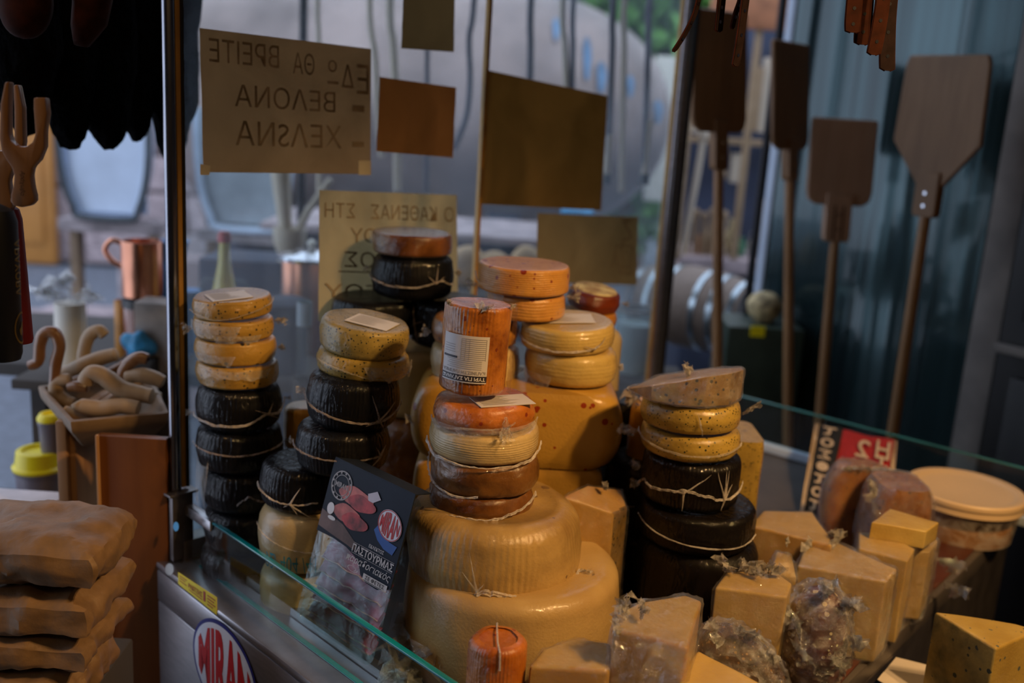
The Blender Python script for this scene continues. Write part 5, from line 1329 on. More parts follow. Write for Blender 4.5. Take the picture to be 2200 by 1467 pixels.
# glossy teal door and grey trim, dark carved furniture at the right
tA = UY(1655, 560, 3.02); tB = UY(2118, 560, 2.52); td = V(tB.x - tA.x, tB.y - tA.y, 0); tL = td.length; td.normalize(); tn = V(-td.y, td.x, 0)
dr = struct('door_2', slab(V(tA.x, tA.y, 0), V(tA.x, tA.y, 0) + td * tL, tn, 0.0, 2.6, .04, 'teal_door', .003))
obj('door_edge', slab(V(tA.x, tA.y, 0) - td * .03, V(tA.x, tA.y, 0) - td * .002, tn, 0.0, 2.6, .05, 'enamel', .003), dr)
te = V(tA.x, tA.y, 0) + td * (tL + .005)
struct('trim_2', slab(te, te + td * .075, tn, 0.0, 2.8, .06, 'trim_grey', .004))
fu = thing('carved_cabinet', 'black carved wooden cabinet at the right edge of the photo', 'cabinet', te + td * .3)
fo = te + td * .085
obj('carcass', slab(fo, fo + td * .62, tn, 0.0, 2.7, .10, 'dark_carved', .004), fu)
ff_ = fo - tn * .062 if (CAM - fo).dot(tn) < 0 else fo + tn * .062
for z0, z1 in ((0.25, 0.98), (1.12, 1.55), (1.60, 2.5)):
    pnl = obj('panel', slab(ff_ + td * .05, ff_ + td * .5, tn, z0, z1, .02, 'dark_carved', .006), fu)
    obj('inset_moulding', slab(ff_ + td * .10 - tn * .012 * (1 if (CAM - fo).dot(tn) < 0 else -1), ff_ + td * .45 - tn * .012 * (1 if (CAM - fo).dot(tn) < 0 else -1), tn, z0 + .06, z1 - .06, .014, 'dark_carved', .006), pnl)
obj('pale_rail', slab(ff_ + td * .0, ff_ + td * .55, tn, 1.035, 1.055, .03, 'trim_grey', .003), fu)

# leather straps hanging from a rail above the camera's view
rail = thing('hanging_rail', 'steel rail above the counter carrying leather straps and souvenirs', 'rail', (0.1, 1.28, 1.98))
obj('bar', tube([V(-.9, 1.28, 1.98), V(1.1, 1.28, 1.98)], .008, 'steel', 12), rail)
for x in (-.8, .1, 1.0): obj('rod', tube([V(x, 1.28, 1.985), V(x, 1.28, 2.82)], .005, 'steel', 8), rail)
def strap(label, pts, Y, wpx, yaw, mat, edge='leather_tan'):
    """pts: pixels from tip upwards"""
    P = smooth_path([UY(x, y, Y) for x, y in pts], 5)
    P.append(V(P[-1].x, 1.268, 1.97)); k = scl(Y); d = V(math.cos(R_(yaw)), math.sin(R_(yaw)), 0); n = V(-d.y, d.x, 0)
    vs, fs = [], []
    for i, p in enumerate(P):
        w = wpx * k / 2 * (0.35 if i == 0 else 1)
        for s, o in ((-1, -1), (1, -1), (1, 1), (-1, 1)): vs.append(p + d * w * s + n * .0018 * o)
    for i in range(len(P) - 1):
        for j in range(4): fs.append((i * 4 + j, i * 4 + (j + 1) % 4, i * 4 + 4 + (j + 1) % 4, i * 4 + 4 + j))
    fs += [(0, 1, 2, 3), tuple(len(vs) - 4 + j for j in range(4))]
    t = thing('leather_strap', label, 'strap', P[0], None, 'leather straps hanging from above')
    obj('strap_body', mesh('strap', vs, fs, mat, 30), t)
    for e in (-1, 1):
        obj('strap_edge', tube([p + d * (wpx * k / 2 * e * (0.35 if i == 0 else 1)) for i, p in enumerate(P)], .0012, edge, 6), t)
    for q in (4, 8, 12):
        if q < len(P) - 2:
            c = P[q] - n * (.0022 if (CAM - P[q]).dot(n) < 0 else -.0022)
            obj('punched_hole', mesh('hole', [c + d * .0022 * math.cos(a * .785) + V(0, 0, .0022 * math.sin(a * .785)) for a in range(8)], [tuple(range(8))], 'chrome', 0), t)
    return t
strap('thin strap curving to the left beside the right upright', [(1447, 111), (1470, 75), (1492, 30), (1505, -20)], 1.27, 10, 40, 'leather_dark')
strap('short strap left of the longest one over the tall peel', [(1543, 68), (1546, 40), (1550, 0), (1552, -30)], 1.27, 18, 35, 'leather_dark')
strap('thin brown strap between two darker ones over the tall peel', [(1572, 62), (1580, 30), (1590, 0), (1594, -30)], 1.26, 9, 30, 'leather')
strap('longest dark strap hanging over the tall peel', [(1579, 142), (1585, 110), (1594, 50), (1602, -10)], 1.25, 20, 40, 'leather_dark')
strap('brown strap, leftmost of the right-hand bunch', [(1832, 70), (1832, 45), (1836, 0), (1838, -30)], 1.25, 30, 5, 'leather')
strap('dark strap second in the right-hand bunch', [(1852, 96), (1854, 60), (1858, 10), (1860, -30)], 1.27, 32, 5, 'leather')
strap('brown strap third in the right-hand bunch', [(1876, 118), (1884, 80), (1894, 20), (1900, -30)], 1.24, 28, 10, 'leather')
strap('darkest lowest strap of the right-hand bunch', [(1906, 152), (1906, 110), (1908, 40), (1914, -30)], 1.26, 30, 5, 'leather_dark')

# ------------------------------------------------------------------ souvenirs hanging upper left
def pelt(label, px, pyb, Y, hwpx, ztop=2.02):
    k = scl(Y, px, pyb); b = UY(px, pyb, Y); bm = bmesh.new(); bmesh.ops.create_icosphere(bm, subdivisions=5, radius=1)
    hh = (ztop - b.z) / 2; s = rnd.random() * 50
    for v in bm.verts:
        n = v.co.copy(); x, y, z = v.co; sh = (1 - abs(z) ** 3.2) ** .5 / max(1e-3, math.sqrt(max(1e-6, 1 - z * z))) if abs(z) < .999 else 1
        v.co = V(x * sh * hwpx * k, y * sh * .05, z * hh) + V(b.x, Y, b.z + hh)
        v.co += n * (.012 * noise.noise(v.co * 18 + V(s, 0, 0)) + .004 * noise.noise(v.co * 120) + .002 * noise.noise(v.co * 300))
    me = bpy.data.meshes.new('pelt'); bm.to_mesh(me); bm.free(); smooth(me, 80); me.materials.append(MATS['black_fleece'])
    o = obj('black_fleece', me); return tag(o, label, 'fleece', 'black fleeces hanging at the upper left')
pelt('black fleece hanging furthest left behind the wooden slingshots', 60, 292, 1.50, 76)
pelt('black fleece second from the left, above the blue enamel basin', 150, 318, 1.58, 68)
pelt('black fleece in the middle above the blue basin', 232, 320, 1.64, 64)
pelt('black fleece left of the steel upright, ending higher than its neighbours', 292, 300, 1.72, 52)
pelt('black fleece seen through the dusty window pane, right of the upright', 372, 342, 1.78, 58)
obj_b = thing('fleece_rail', 'dark rail above the photo carrying the black fleeces', 'rail', (-.8, 1.64, 2.03))
obj('bar', tube([V(-1.3, 1.64, 2.04), V(-.35, 1.64, 2.04)], .009, 'black_iron', 10), obj_b)
for x in (-1.25, -.4): obj('rod', tube([V(x, 1.64, 2.04), V(x, 1.64, 2.82)], .005, 'black_iron', 8), obj_b)
def pouch(label, pts, Y, mat):
    P = [UY(x, y, Y) for x, y in pts]; n = len(P); c = sum(P, V(0, 0, 0)) / n; vs, fs = [], []
    rings = [(1, 0), (.97, .008), (.8, .016), (.45, .021), (0, .023)]
    for sgn in (-1, 1):
        for k, o in rings[:-1]: vs += [c + (p - c) * k + V(0, sgn * o, 0) for p in P]
        vs.append(c + V(0, sgn * rings[-1][1], 0))
    m = 4 * n + 1
    for s in (0, 1):
        b = s * m
        for r in range(3):
            for i in range(n): fs.append((b + r * n + i, b + r * n + (i + 1) % n, b + (r + 1) * n + (i + 1) % n, b + (r + 1) * n + i))
        for i in range(n): fs.append((b + 3 * n + i, b + 3 * n + (i + 1) % n, b + 4 * n))
    for i in range(n): fs.append((i, (i + 1) % n, m + (i + 1) % n, m + i))
    return obj('leather_pouch', mesh('p', vs, fs, mat, 60))
def blob(cx, cy, rx, ry, n=20, top=-90):
    return [(cx + rx * math.cos(R_(a)), cy + ry * math.sin(R_(a))) for a in range(0, 181, 12)] + [(cx - rx * .9, top), (cx + rx * .9, top)]
tag(pouch('p', blob(56, 8, 54, 76), 1.15, 'leather'), 'dark brown leather pouch hanging in the upper left corner', 'pouch', 'leather pouches')
tag(pouch('p', [(158, -80), (162, 0), (158, 60), (164, 98), (186, 102), (205, 80), (226, 55), (238, 0), (240, -80)], 1.18, 'leather'), 'reddish brown leather pouch with creased tip, right of the corner one', 'pouch', 'leather pouches')
# slingshots / clappers
def sling(label, px, py, s, Y, writing, mirror=1):
    L = [(-26, 66), (-24, 50), (-19, 30), (-17, 10), (-22, -8), (-34, -26), (-46, -48), (-50, -75), (-48, -150), (-38, -200), (-28, -200), (-30, -140), (-30, -85), (-24, -66), (-10, -56), (10, -56), (24, -66), (30, -85), (26, -140), (26, -165), (52, -165), (56, -130), (50, -90), (50, -55), (38, -26), (22, -8), (19, 10), (22, 34), (27, 54), (28, 66), (18, 76), (0, 80), (-18, 76)]
    pts = [UY(px + x * s * mirror, py + y * s, Y) for x, y in L]
    n = len(pts); vs = [p + V(0, -.006, 0) for p in pts] + [p + V(0, .006, 0) for p in pts]
    fs = [tuple(range(n)), tuple(range(n, 2 * n))] + [(i, (i + 1) % n, n + (i + 1) % n, n + i) for i in range(n)]
    me = mesh('sl', vs, fs, 'sling_wood', 40); bevel(me, .0025, 2)
    t = thing('wooden_slingshot', label, 'slingshot', pts[31], None, 'wooden slingshots'); obj('fork', me, t)
    if writing:
        q = [UY(px + 9, py - 2, Y), UY(px + 9, py + 52, Y), UY(px - 3, py + 52, Y), UY(px - 3, py - 2, Y)]
        q = [p + V(0, -.0065, 0) for p in q]
        decal('burnt_writing', [text_on(qmap(q, .0006), 'Αράχωβα', 0, 0, 1, 1, 0, .3)], 'leather_dark', t)
    return t
sling('wooden slingshot with dark writing down its handle, front left', 52, 368, .96, 1.05, True)
sling('plain wooden slingshot behind the one with writing', 6, 378, .98, 1.13, False, -1)
# bats
def bat(label, px, yb, Y, rpx, mat, lean):
    k = scl(Y, px, yb); b = UY(px, yb, Y); r = rpx * k; top = UY(px + lean, 440, Y)
    ax = (top - b); L = ax.length; rot = ax.to_track_quat('Z', 'Y').to_matrix()
    prof = [(0, 0), (r * .6, .003), (r * .9, r * .25), (r, r * .6), (r, L * .5), (r * .98, L * .9), (r * .8, L * .97), (r * .3, L), (r * .12, L * 1.01), (r * .12, L * 1.35), (0, L * 1.36)]
    t = thing('souvenir_bat', label, 'bat', b, rot, 'souvenir bats'); obj('barrel', lathe(prof, mat, 40, None, None), t, world=False)
    return t, r, L
bt, br, bL = bat('black round-ended bat with gold print hanging at the left edge', 6, 780, 1.02, 40, 'bat_black', -14)
pb = lambda az, z, o=.0006: V((br + o) * math.sin(R_(az)), -(br + o) * math.cos(R_(az)), z)
kz = scl(1.02)
fr_ = lambda u, v: pb(-25 + 65 * u, (115 - 70 * v) * kz)
decal('gold_emblem', [], 'gold_print', bt) if False else None
vv, ff2 = join([ring_on(fr_, .5, .5, .5, .5, .12, 32), poly_on(fr_, [(.3, .55), (.45, .45), (.55, .3), (.7, .35), (.62, .6), (.5, .75), (.38, .7)]), text_on(lambda u, v: fr_(v, u), 'ΑΡΑΧΩΒΑ', -2.2, .15, -.5, .6, .02)])
obj('gold_print', mesh('gp', vv, ff2, 'gold_print', 0), bt, world=False)
bt2, br, bL = bat('dark red bat with white print along its edge behind the black one', 47, 742, 1.14, 24, 'bat_red', -28)
kz = scl(1.14); pb2r = br
fr2 = lambda u, v: V((pb2r + .0008) * math.sin(R_(38 + 38 * u)), -(pb2r + .0008) * math.cos(R_(38 + 38 * u)), (250 - 240 * v) * kz)
vv, ff2 = join([text_on(lambda u, v: fr2(1 - v, u), 'ΔΕΛΦΟΙ', .1, .1, .9, .9, .02)])
obj('white_print', mesh('wp', vv, ff2, 'white_ink', 0), bt2, world=False)

# ------------------------------------------------------------------ wooden stand with trough of crook handles, left of the case
ZT = 1.02
YS = 1.42
st = thing('wooden_stand', 'red-brown wooden shelf stand under the trough, left of the case', 'stand', (UY(240, 1200, YS).x, YS, 0))
def vboard(px0, px1, y0, y1, Y, mat, th, nm, z0=0.0, z1=None):
    a = UY(px0, y0, Y); b = UY(px1, y0, Y); z1 = a.z if z1 is None else z1
    me = box(((a.x + b.x) / 2, Y + th / 2, (z0 + z1) / 2), (b.x - a.x, th, z1 - z0), mat, None, .002); return obj(nm, me, st)
vboard(207, 356, 935, 0, 1.36, 'stand_wood', .016, 'front_board')
vboard(118, 140, 905, 0, 1.40, 'stand_edge', .24, 'side_board')
vboard(146, 160, 905, 0, 1.41, 'stand_edge', .20, 'side_board')
vboard(160, 207, 905, 0, 1.62, 'stand_wood', .012, 'back_board')
vboard(203, 209, 935, 0, 1.352, 'stand_edge', .008, 'front_edge')
for py, ww in ((1118, 0), (1335, 0)):
    p = UY(180, py, 1.44); obj('shelf', box((UY(208, py, 1.44).x - .02, 1.53, p.z), (.115, .22, .014), 'stand_edge', None, .002), st)
# trough
tr_ = thing('wooden_trough', 'old grey-brown wooden trough full of crook handles', 'trough', UZ(200, 950, .96))
rz = UY(150, 905, 1.36).z
rim = [UZ(80, 828, rz), UZ(150, 906, rz), UZ(364, 886, rz), UZ(322, 795, rz)]
cc = sum(rim, V(0, 0, 0)) / 4
def ringq(k, dz): return [cc + (p - cc) * k + V(0, 0, dz) for p in rim]
R0, R1_, R2_, R3_, R4_, R5_ = ringq(1, 0), ringq(.90, 0), ringq(.86, -.012), ringq(.62, -.042), ringq(.72, -.050), ringq(.97, -.018)
vs = R0 + R1_ + R2_ + R3_ + R4_ + R5_; fs = []
for a, b in ((0, 1), (1, 2), (2, 3), (4, 5), (5, 0)):
    for i in range(4): fs.append((a * 4 + i, a * 4 + (i + 1) % 4, b * 4 + (i + 1) % 4, b * 4 + i))
fs += [(12, 13, 14, 15), (16, 17, 18, 19)]
tme = mesh('trough', vs, fs, 'trough_wood', 40); bevel(tme, .004, 2); obj('bowl', tme, tr_)
stz = rz - .051
# crook handles
def crook(label, pts, Y, r, mat, hole=None):
    P = [UY(p[0], p[1], Y + (p[2] if len(p) > 2 else 0)) for p in pts]
    P = smooth_path(P, 7); n = len(P); k = scl(Y, 200, 850)
    rad = [r * k * (0.62 if i in (0, n - 1) else 0.9 + .18 * math.sin(math.pi * i / n) + .08 * noise.noise(V(i * .3, r, Y))) for i in range(n)]
    t = thing('crook_handle', label, 'handle', P[n // 2], None, 'wooden crook handles in the trough')
    obj('crook', tube(P, rad, mat, 16), t)
    if hole is not None:
        c = P[0 if hole == 0 else -1]; d = (P[0] - P[1]).normalized() if hole == 0 else (P[-1] - P[-2]).normalized()
        obj('bore', tube([c - d * .002, c + d * .0012], r * k * .32, 'leather_dark', 14), t)
    return t
crook('carved dark crook standing above the trough with a ridged spine', [(62, 786), (82, 776), (86, 740), (96, 716), (118, 716), (128, 744), (120, 782), (116, 830)], 1.50, 12, 'cane_brown')
crook('pale crook arching at the back beside the white cup', [(180, 790), (180, 760), (190, 724), (212, 710), (226, 722)], 1.60, 13, 'cane_wood')
crook('long bare crook lying left to right across the back of the heap', [(130, 806), (170, 788), (215, 770), (252, 760)], 1.54, 15, 'cane_wood')
crook('crook with a bored end, lying in the middle of the heap', [(183, 822), (196, 802), (222, 808), (262, 836), (300, 846), (328, 852)], 1.44, 18, 'cane_wood', 0)
crook('lowest front crook with a red-brown end plug', [(166, 862), (176, 872), (216, 878), (262, 872), (300, 878)], 1.42, 17, 'cane_wood')
crook('dark glossy crook rising at the right of the heap', [(262, 815), (268, 795), (280, 778), (300, 768), (318, 772)], 1.50, 13, 'cane_brown', 1)
crook('pale short crook at the right of the heap by the upright', [(270, 812), (300, 806), (330, 812), (352, 822)], 1.49, 15, 'cane_wood')
crook('curled crook at the far left of the heap', [(152, 815), (124, 820), (122, 845), (142, 862), (160, 868)], 1.50, 14, 'cane_wood')
crook('brown plugged crook stub under the bored one', [(146, 832), (165, 830), (190, 834)], 1.47, 11, 'cane_brown', 0)
crook('small pale crook at the bottom left of the trough', [(136, 882), (160, 890), (186, 898), (205, 894)], 1.43, 13, 'cane_wood')
crook('slim dark crook leaning across the middle of the heap', [(140, 822), (180, 808), (230, 800), (270, 780)], 1.57, 9, 'cane_brown')
crook('dim crook lying low at the right end of the trough', [(290, 840), (320, 850), (345, 858)], 1.52, 14, 'cane_wood')

# kraft packs
def kraft(label, px0, px1, y0, y1, Y, sd):
    a = UY(px0, y0, Y); b = UY(px1, y1, Y); cx = (a.x + b.x) / 2; hx = (b.x - a.x) / 2; hz = (a.z - b.z) / 2; cz = (a.z + b.z) / 2
    bm = bmesh.new(); bmesh.ops.create_cube(bm, size=2); bmesh.ops.subdivide_edges(bm, edges=bm.edges[:], cuts=20, use_grid_fill=True)
    for v in bm.verts:
        x, y, z = v.co; e = max(abs(x), abs(y)); z2 = z * (1 - .45 * max(0, (e - .55) / .45) ** 2)
        p = V(cx + x * hx * (1 - .04 * z * z), Y + .06 + y * .065, cz + z2 * hz)
        f = 1 - 2 * abs(noise.noise(p * 16 + V(sd, 0, 0))); g = 1 - 2 * abs(noise.noise(p * 34 + V(0, sd, 0)))
        v.co = p + Vector((x, y * .6, z2)).normalized() * (.008 * f + .0045 * g + .002 * noise.noise(p * 90))
    me = bpy.data.meshes.new('kraft'); bm.to_mesh(me); bm.free(); smooth(me, 32); me.materials.append(MATS['kraft'])
    o = obj('kraft_parcel', me); return tag(o, label, 'parcel', 'crumpled kraft paper parcels stacked in the lower left')
kraft('crumpled kraft parcel on top of the stack in the lower left', -130, 196, 1160, 1272, 1.05, 1)
kraft('second kraft parcel from the top of the stack', -130, 184, 1277, 1366, 1.05, 9)
kraft('third kraft parcel from the top of the stack', -130, 180, 1368, 1440, 1.05, 17)
kraft('lowest kraft parcel in view, cut by the bottom edge', -130, 150, 1442, 1560, 1.05, 25)
kz0 = UY(20, 1560, 1.05).z - .003
pd = thing('low_crate', 'dark low crate carrying the kraft parcels', 'crate', (UY(30, 1500, 1.15).x, 1.15, 0))
obj('crate_body', box((UY(30, 1500, 1.15).x, 1.15, kz0 / 2), (.22, .24, kz0 - .004), 'wall_dark', None, .004), pd)
pk2 = UY(165, 1390, 1.35)
tag(obj('kraft_parcel', box((UY(190, 1390, 1.46).x, 1.46, UY(190, 1390, 1.42).z), (.06, .10, .02), 'kraft', Matrix.Rotation(.5, 3, 'Y'), .004)), 'small folded kraft parcel on the stand shelf', 'parcel') if False else None
# plastic jars with yellow lids and clear box
def jar(label, px, y0, yl, y1, hw, Y, body, lidm, group=None):
    m = UY(px, y1, Y); k = scl(Y, px, y1) ; r = hw * k; zt, zl, zb = UY(px, y0, Y - r).z, UY(px, yl, Y - r).z, UY(px, y1, Y - r).z
    t = thing('plastic_jar', label, 'jar', V(m.x, Y, zb), None, group)
    obj('jar_body', lathe([(0, 0), (r * .80, 0), (r * .84, .004), (r * .92, zl - zb - .012), (r * .98, zl - zb - .01), (r, zl - zb - .004), (0, zl - zb - .003)], body, 40), t, world=False)
    h = zt - zb; b = zl - zb
    obj('lid', lathe([(r * 1.02, b - .003), (r * 1.04, b + .002), (r * .93, b + .006), (r * .86, h - .002), (r * .8, h), (r * .66, h), (r * .6, h - .006), (0, h - .006)], lidm, 40), t, world=False)
    return t, zb
j1, jz = jar('grey plastic jar with bright yellow lid, lower left', 92, 985, 1022, 1140, 52, 1.72, 'grey_plastic', 'yellow_plastic', 'yellow-lidded jars')
j2, _ = jar('upper grey jar with yellow rim stacked behind the stand', 112, 896, 908, 978, 26, 1.72, 'grey_plastic', 'yellow_plastic', 'yellow-lidded jars')
sh = thing('low_table', 'low dark table behind the kraft parcels holding the jars', 'table', (-1.0, 1.75, 0))
zt_ = jz - .001
obj('table_top', box((-.96, 1.74, zt_ - .012), (.36, .24, .022), 'wall_dark', None, .002), sh)
for x in (-1.09, -.81):
    for y in (1.66, 1.82): obj('leg', box((x, y, (zt_ - .024) / 2), (.03, .03, zt_ - .025), 'wall_dark'), sh)
bx = UY(40, 1090, 1.45)
cbx = thing('clear_food_box', 'flat clear plastic food box behind the top kraft parcel', 'box', V(bx.x, 1.45, bx.z - .02))
obj('box_body', box((bx.x - .015, 1.45, bx.z - .012), (.13, .10, .028), 'tray_plastic', None, .004), cbx)
obj('box_lid', box((bx.x - .015, 1.45, bx.z + .005), (.135, .105, .006), 'pinkish_white', None, .002), cbx)
obj('food', box((bx.x - .015, 1.45, bx.z - .014), (.11, .085, .018), 'orange_tin', None, .004), cbx)

# ------------------------------------------------------------------ stall table outside with pots
TBZ = .93; 
tbl = thing('stall_table', 'grey street stall table behind the window carrying pots and bottles', 'table', (-.75, 2.35, 0))
obj('table_top', box((-.62, 2.36, TBZ - .015), (1.34, .50, .03), 'wall_dark', None, .004), tbl)
for x in (-1.24, 0.0):
    for y in (2.16, 2.56): obj('leg', box((x, y, (TBZ - .03) / 2), (.04, .04, TBZ - .031), 'wall_dark'), tbl)
def can(name, label, cat, px, y0, y1, hw, Y, mat, prof=None, group=None, n=40, ground=TBZ, parts=()):
    """round vessel whose foot stands on the given surface; y0 top pixel; profile in fractions of radius and height"""
    m = UY(px, (y0 + y1) / 2, Y); dep = (ROT.transposed() @ (m - CAM)).z * -1; r = hw * dep / FP
    zt = UY(px, y0, Y).z; zb = ground if ground is not None else UY(px, y1, Y).z
    h = zt - zb
    prof = prof or [(0, 0), (.95, 0), (1, .02), (1, .98), (.97, 1), (.9, 1), (.88, .9), (0, .88)]
    t = thing(name, label, cat, V(m.x, Y, zb), None, group)
    obj('body' if name != 'barrel' else 'staves', lathe([(a * r, b * h) for a, b in prof], mat, n), t, world=False)
    return t, r, h
c1, r, h = can('copper_mug', 'tall copper mug with a handle left of the upright', 'mug', 306, 517, 636, 43, 2.16, 'copper', ground=None)
lp = [V(-r * .98, 0, h * .93), V(-r * 1.5, 0, h * .97), V(-r * 1.85, 0, h * .80), V(-r * 1.55, 0, h * .62), V(-r * .98, 0, h * .50)]
obj('mug_handle', mesh('hd', *tube_vf(smooth_path(lp, 5), .006, 10), 'copper'), c1, world=False)
ctop = UY(306, 636, 2.16).z
c2, r2, h2 = can('amber_jar', 'dark amber glass jar with black lid under the copper mug', 'jar', 306, 640, 740, 37, 2.16, 'amber', [(0, 0), (.9, 0), (1, .05), (1, .85), (.9, .9), (0, .9)])
obj('black_lid', lathe([(0, h2 * .88), (r2 * 1.12, h2 * .88), (r2 * 1.12, h2 * .995), (0, h2 * .995)], 'black_plastic', 36), c2, world=False)
can('orange_canister', 'small orange canister left of the amber jar', 'canister', 262, 645, 735, 15, 2.22, 'orange_tin')
c3, r, h = can('blue_jug', 'blue enamel jug half hidden behind the steel upright', 'jug', 372, 517, 720, 30, 2.24, 'blue_plastic', [(0, 0), (1, 0), (1.05, .05), (.85, .8), (1.05, .97), (1.2, 1), (.8, .97), (0, .9)])
t_, r, h = can('white_cups', 'stack of white paper cups topped by a crumpled clear bag', 'cups', 152, 650, 760, 34, 1.98, 'white_plastic', [(0, 0), (1.05, 0), (1.0, .3), (.92, .97), (.95, 1), (.85, 1), (0, .99)], ground=UY(152, 790, 1.98).z)
v, f = tuft_vf(V(-.01, 0, h + .001), (-.3, 0, .5), .05, .10, seed=3, nx=16, ny=14, cr=.25); obj('clear_bag', mesh('bg', v, f, 'cling_heavy', 60), t_, world=False)
v, f = tuft_vf(V(.0, 0, h + .001), (.9, 0, .35), .06, .06, seed=8, nx=14, ny=12, cr=.3); obj('clear_bag', mesh('bg', v, f, 'cling_heavy', 60), t_, world=False)
cz_ = UY(152, 790, 1.98).z
ss = thing('small_side_table', 'narrow dark table behind the trough carrying cups', 'table', (UY(200, 800, 1.98).x, 1.98, 0))
obj('table_top', box((UY(190, 800, 1.98).x, 1.96, cz_ - .012), (.22, .16, .02), 'wall_dark', None, .002), ss)
for dx in (-.09, .09): obj('leg', box((UY(190, 800, 1.98).x + dx, 1.96, (cz_ - .024) / 2), (.03, .03, cz_ - .025), 'wall_dark'), ss)
p = UY(345, 700, 2.05); gb = tag(obj('glass_block', box((p.x, 2.05, UY(345, 645, 2.05).z - .075), (.085, .07, .15), 'pottery', None, .003)), 'square grey stoneware block left of the upright', 'block')
gz = UY(345, 645, 2.05).z - .152
sb = thing('support_box', 'dark box under the grey block, hidden by the crook handles', 'box', (p.x, 2.05, 0)); obj('box_body', box((p.x, 2.05, gz / 2), (.09, .09, gz - .002), 'wall_dark'), sb)
p = UY(296, 740, 1.95); o = lump('crumpled bright blue plastic bag behind the crook handles', 'bag', 300, 742, 2.0, (.030, .02, .028), 'blue_bag', 'plastic_bag', nz=.018, fr=40)
tag(obj('crate', box((UY(300, 760, 2.0).x, 2.0, (UY(300, 764, 2.0).z) / 2), (.07, .07, UY(300, 764, 2.0).z - .01), 'wall_dark')), 'narrow dark crate under the blue plastic bag', 'crate')
# amphora-like bottle, copper pot with lid, dark canister, pale jar
b_, r, h = can('oil_bottle', 'two-handled glass oil bottle with red stopper behind the left stack', 'bottle', 482, 520, 660, 36, 2.15, 'oil', [(0, 0), (.8, 0), (1, .08), (1.05, .3), (1.0, .52), (.62, .68), (.36, .85), (.3, 1), (0, 1)])
obj('stopper', lathe([(0, h), (r * .36, h), (r * .42, h * 1.03), (r * .3, h * 1.08), (0, h * 1.08)], 'red_cap', 20), b_, world=False)
for s in (-1, 1):
    obj('glass_handle', mesh('gh', *tube_vf(smooth_path([V(s * r * .6, 0, h * .70), V(s * r * 1.2, 0, h * .70), V(s * r * 1.55, 0, h * .56), V(s * r * 1.4, 0, h * .40), V(s * r * 1.0, 0, h * .32)], 5), .0055, 8), 'bottle_glass'), b_, world=False)
c_, r, h = can('copper_pot', 'copper pot with flat lid behind the pale paper', 'pot', 668, 556, 720, 62, 2.4, 'copper')
obj('lid', lathe([(0, h), (r * 1.15, h), (r * 1.16, h + .008), (r * .6, h + .02), (0, h + .024)], 'chrome', 40), c_, world=False)
obj('knob', lathe([(0, h + .024), (.006, h + .025), (.012, h + .04), (0, h + .05)], 'white_plastic', 16), c_, world=False)
can('dark_canister', 'dark navy canister behind the left stacks with a pale lid', 'canister', 612, 640, 740, 48, 2.2, 'navy_cloth', [(0, 0), (1, 0), (1, .86), (1.1, .87), (1.1, .95), (.8, 1), (0, 1)])
t_, r, h = can('glass_vase', 'narrow clear glass jar with pale label behind the left stacks', 'jar', 654, 645, 760, 16, 1.98, 'bottle_glass', ground=UY(654, 810, 1.98).z)
obj('label', lathe([(r * 1.02, h * .68), (r * 1.03, h * .98)], 'canvas_grey', 24), t_, world=False)
can('dark_stool', 'dark round stool under the narrow glass jar', 'stool', 654, 812, 1000, 26, 1.98, 'wall_dark', ground=0.0)
p = UY(402, 560, 2.6)
tag(obj('blue_funnel', lathe([(0, 0), (.020, 0), (.016, .10), (.03, .15), (.0, .15)], 'blue_plastic', 24, V(UY(402, 520, 2.3).x, 2.3, TBZ))), 'slim blue enamel funnel right of the steel upright', 'funnel')
# wooden mortar and pestle, enamel basins
m_, r, h = can('wooden_mortar', 'grey wooden mortar with pestle behind the beige paper', 'mortar', 622, 490, 560, 36, 2.75, 'stick_pale', [(0, 0), (.7, 0), (.6, .15), (.95, .55), (1, 1), (.85, 1), (.7, .6), (0, .55)], ground=UY(622, 560, 2.75).z)
a_, b2 = V(-.01, 0, h * .6), V(-.03, 0, h + .20)
obj('pestle', mesh('ps', *tube_vf([a_, V(-.012, 0, h), V(-.022, 0, h + .1), b2], [.022, .018, .024, .03], 12), 'stick_pale'), m_, world=False)
obj('thin_pestle', mesh('ps', *tube_vf([V(.01, 0, h * .6), V(.05, 0, h + .05), V(.11, 0, h + .14)], [.012, .010, .009], 10), 'stick_pale'), m_, world=False)
mzb = UY(622, 560, 2.75).z
ms_ = thing('mortar_stand', 'dark stand under the wooden mortar', 'stand', (UY(622, 560, 2.75).x, 2.75, 0)); obj('stand_body', box((UY(640, 560, 2.80).x, 2.80, mzb / 2), (.5, .2, mzb - .002), 'navy_cloth', None, .004), ms_)
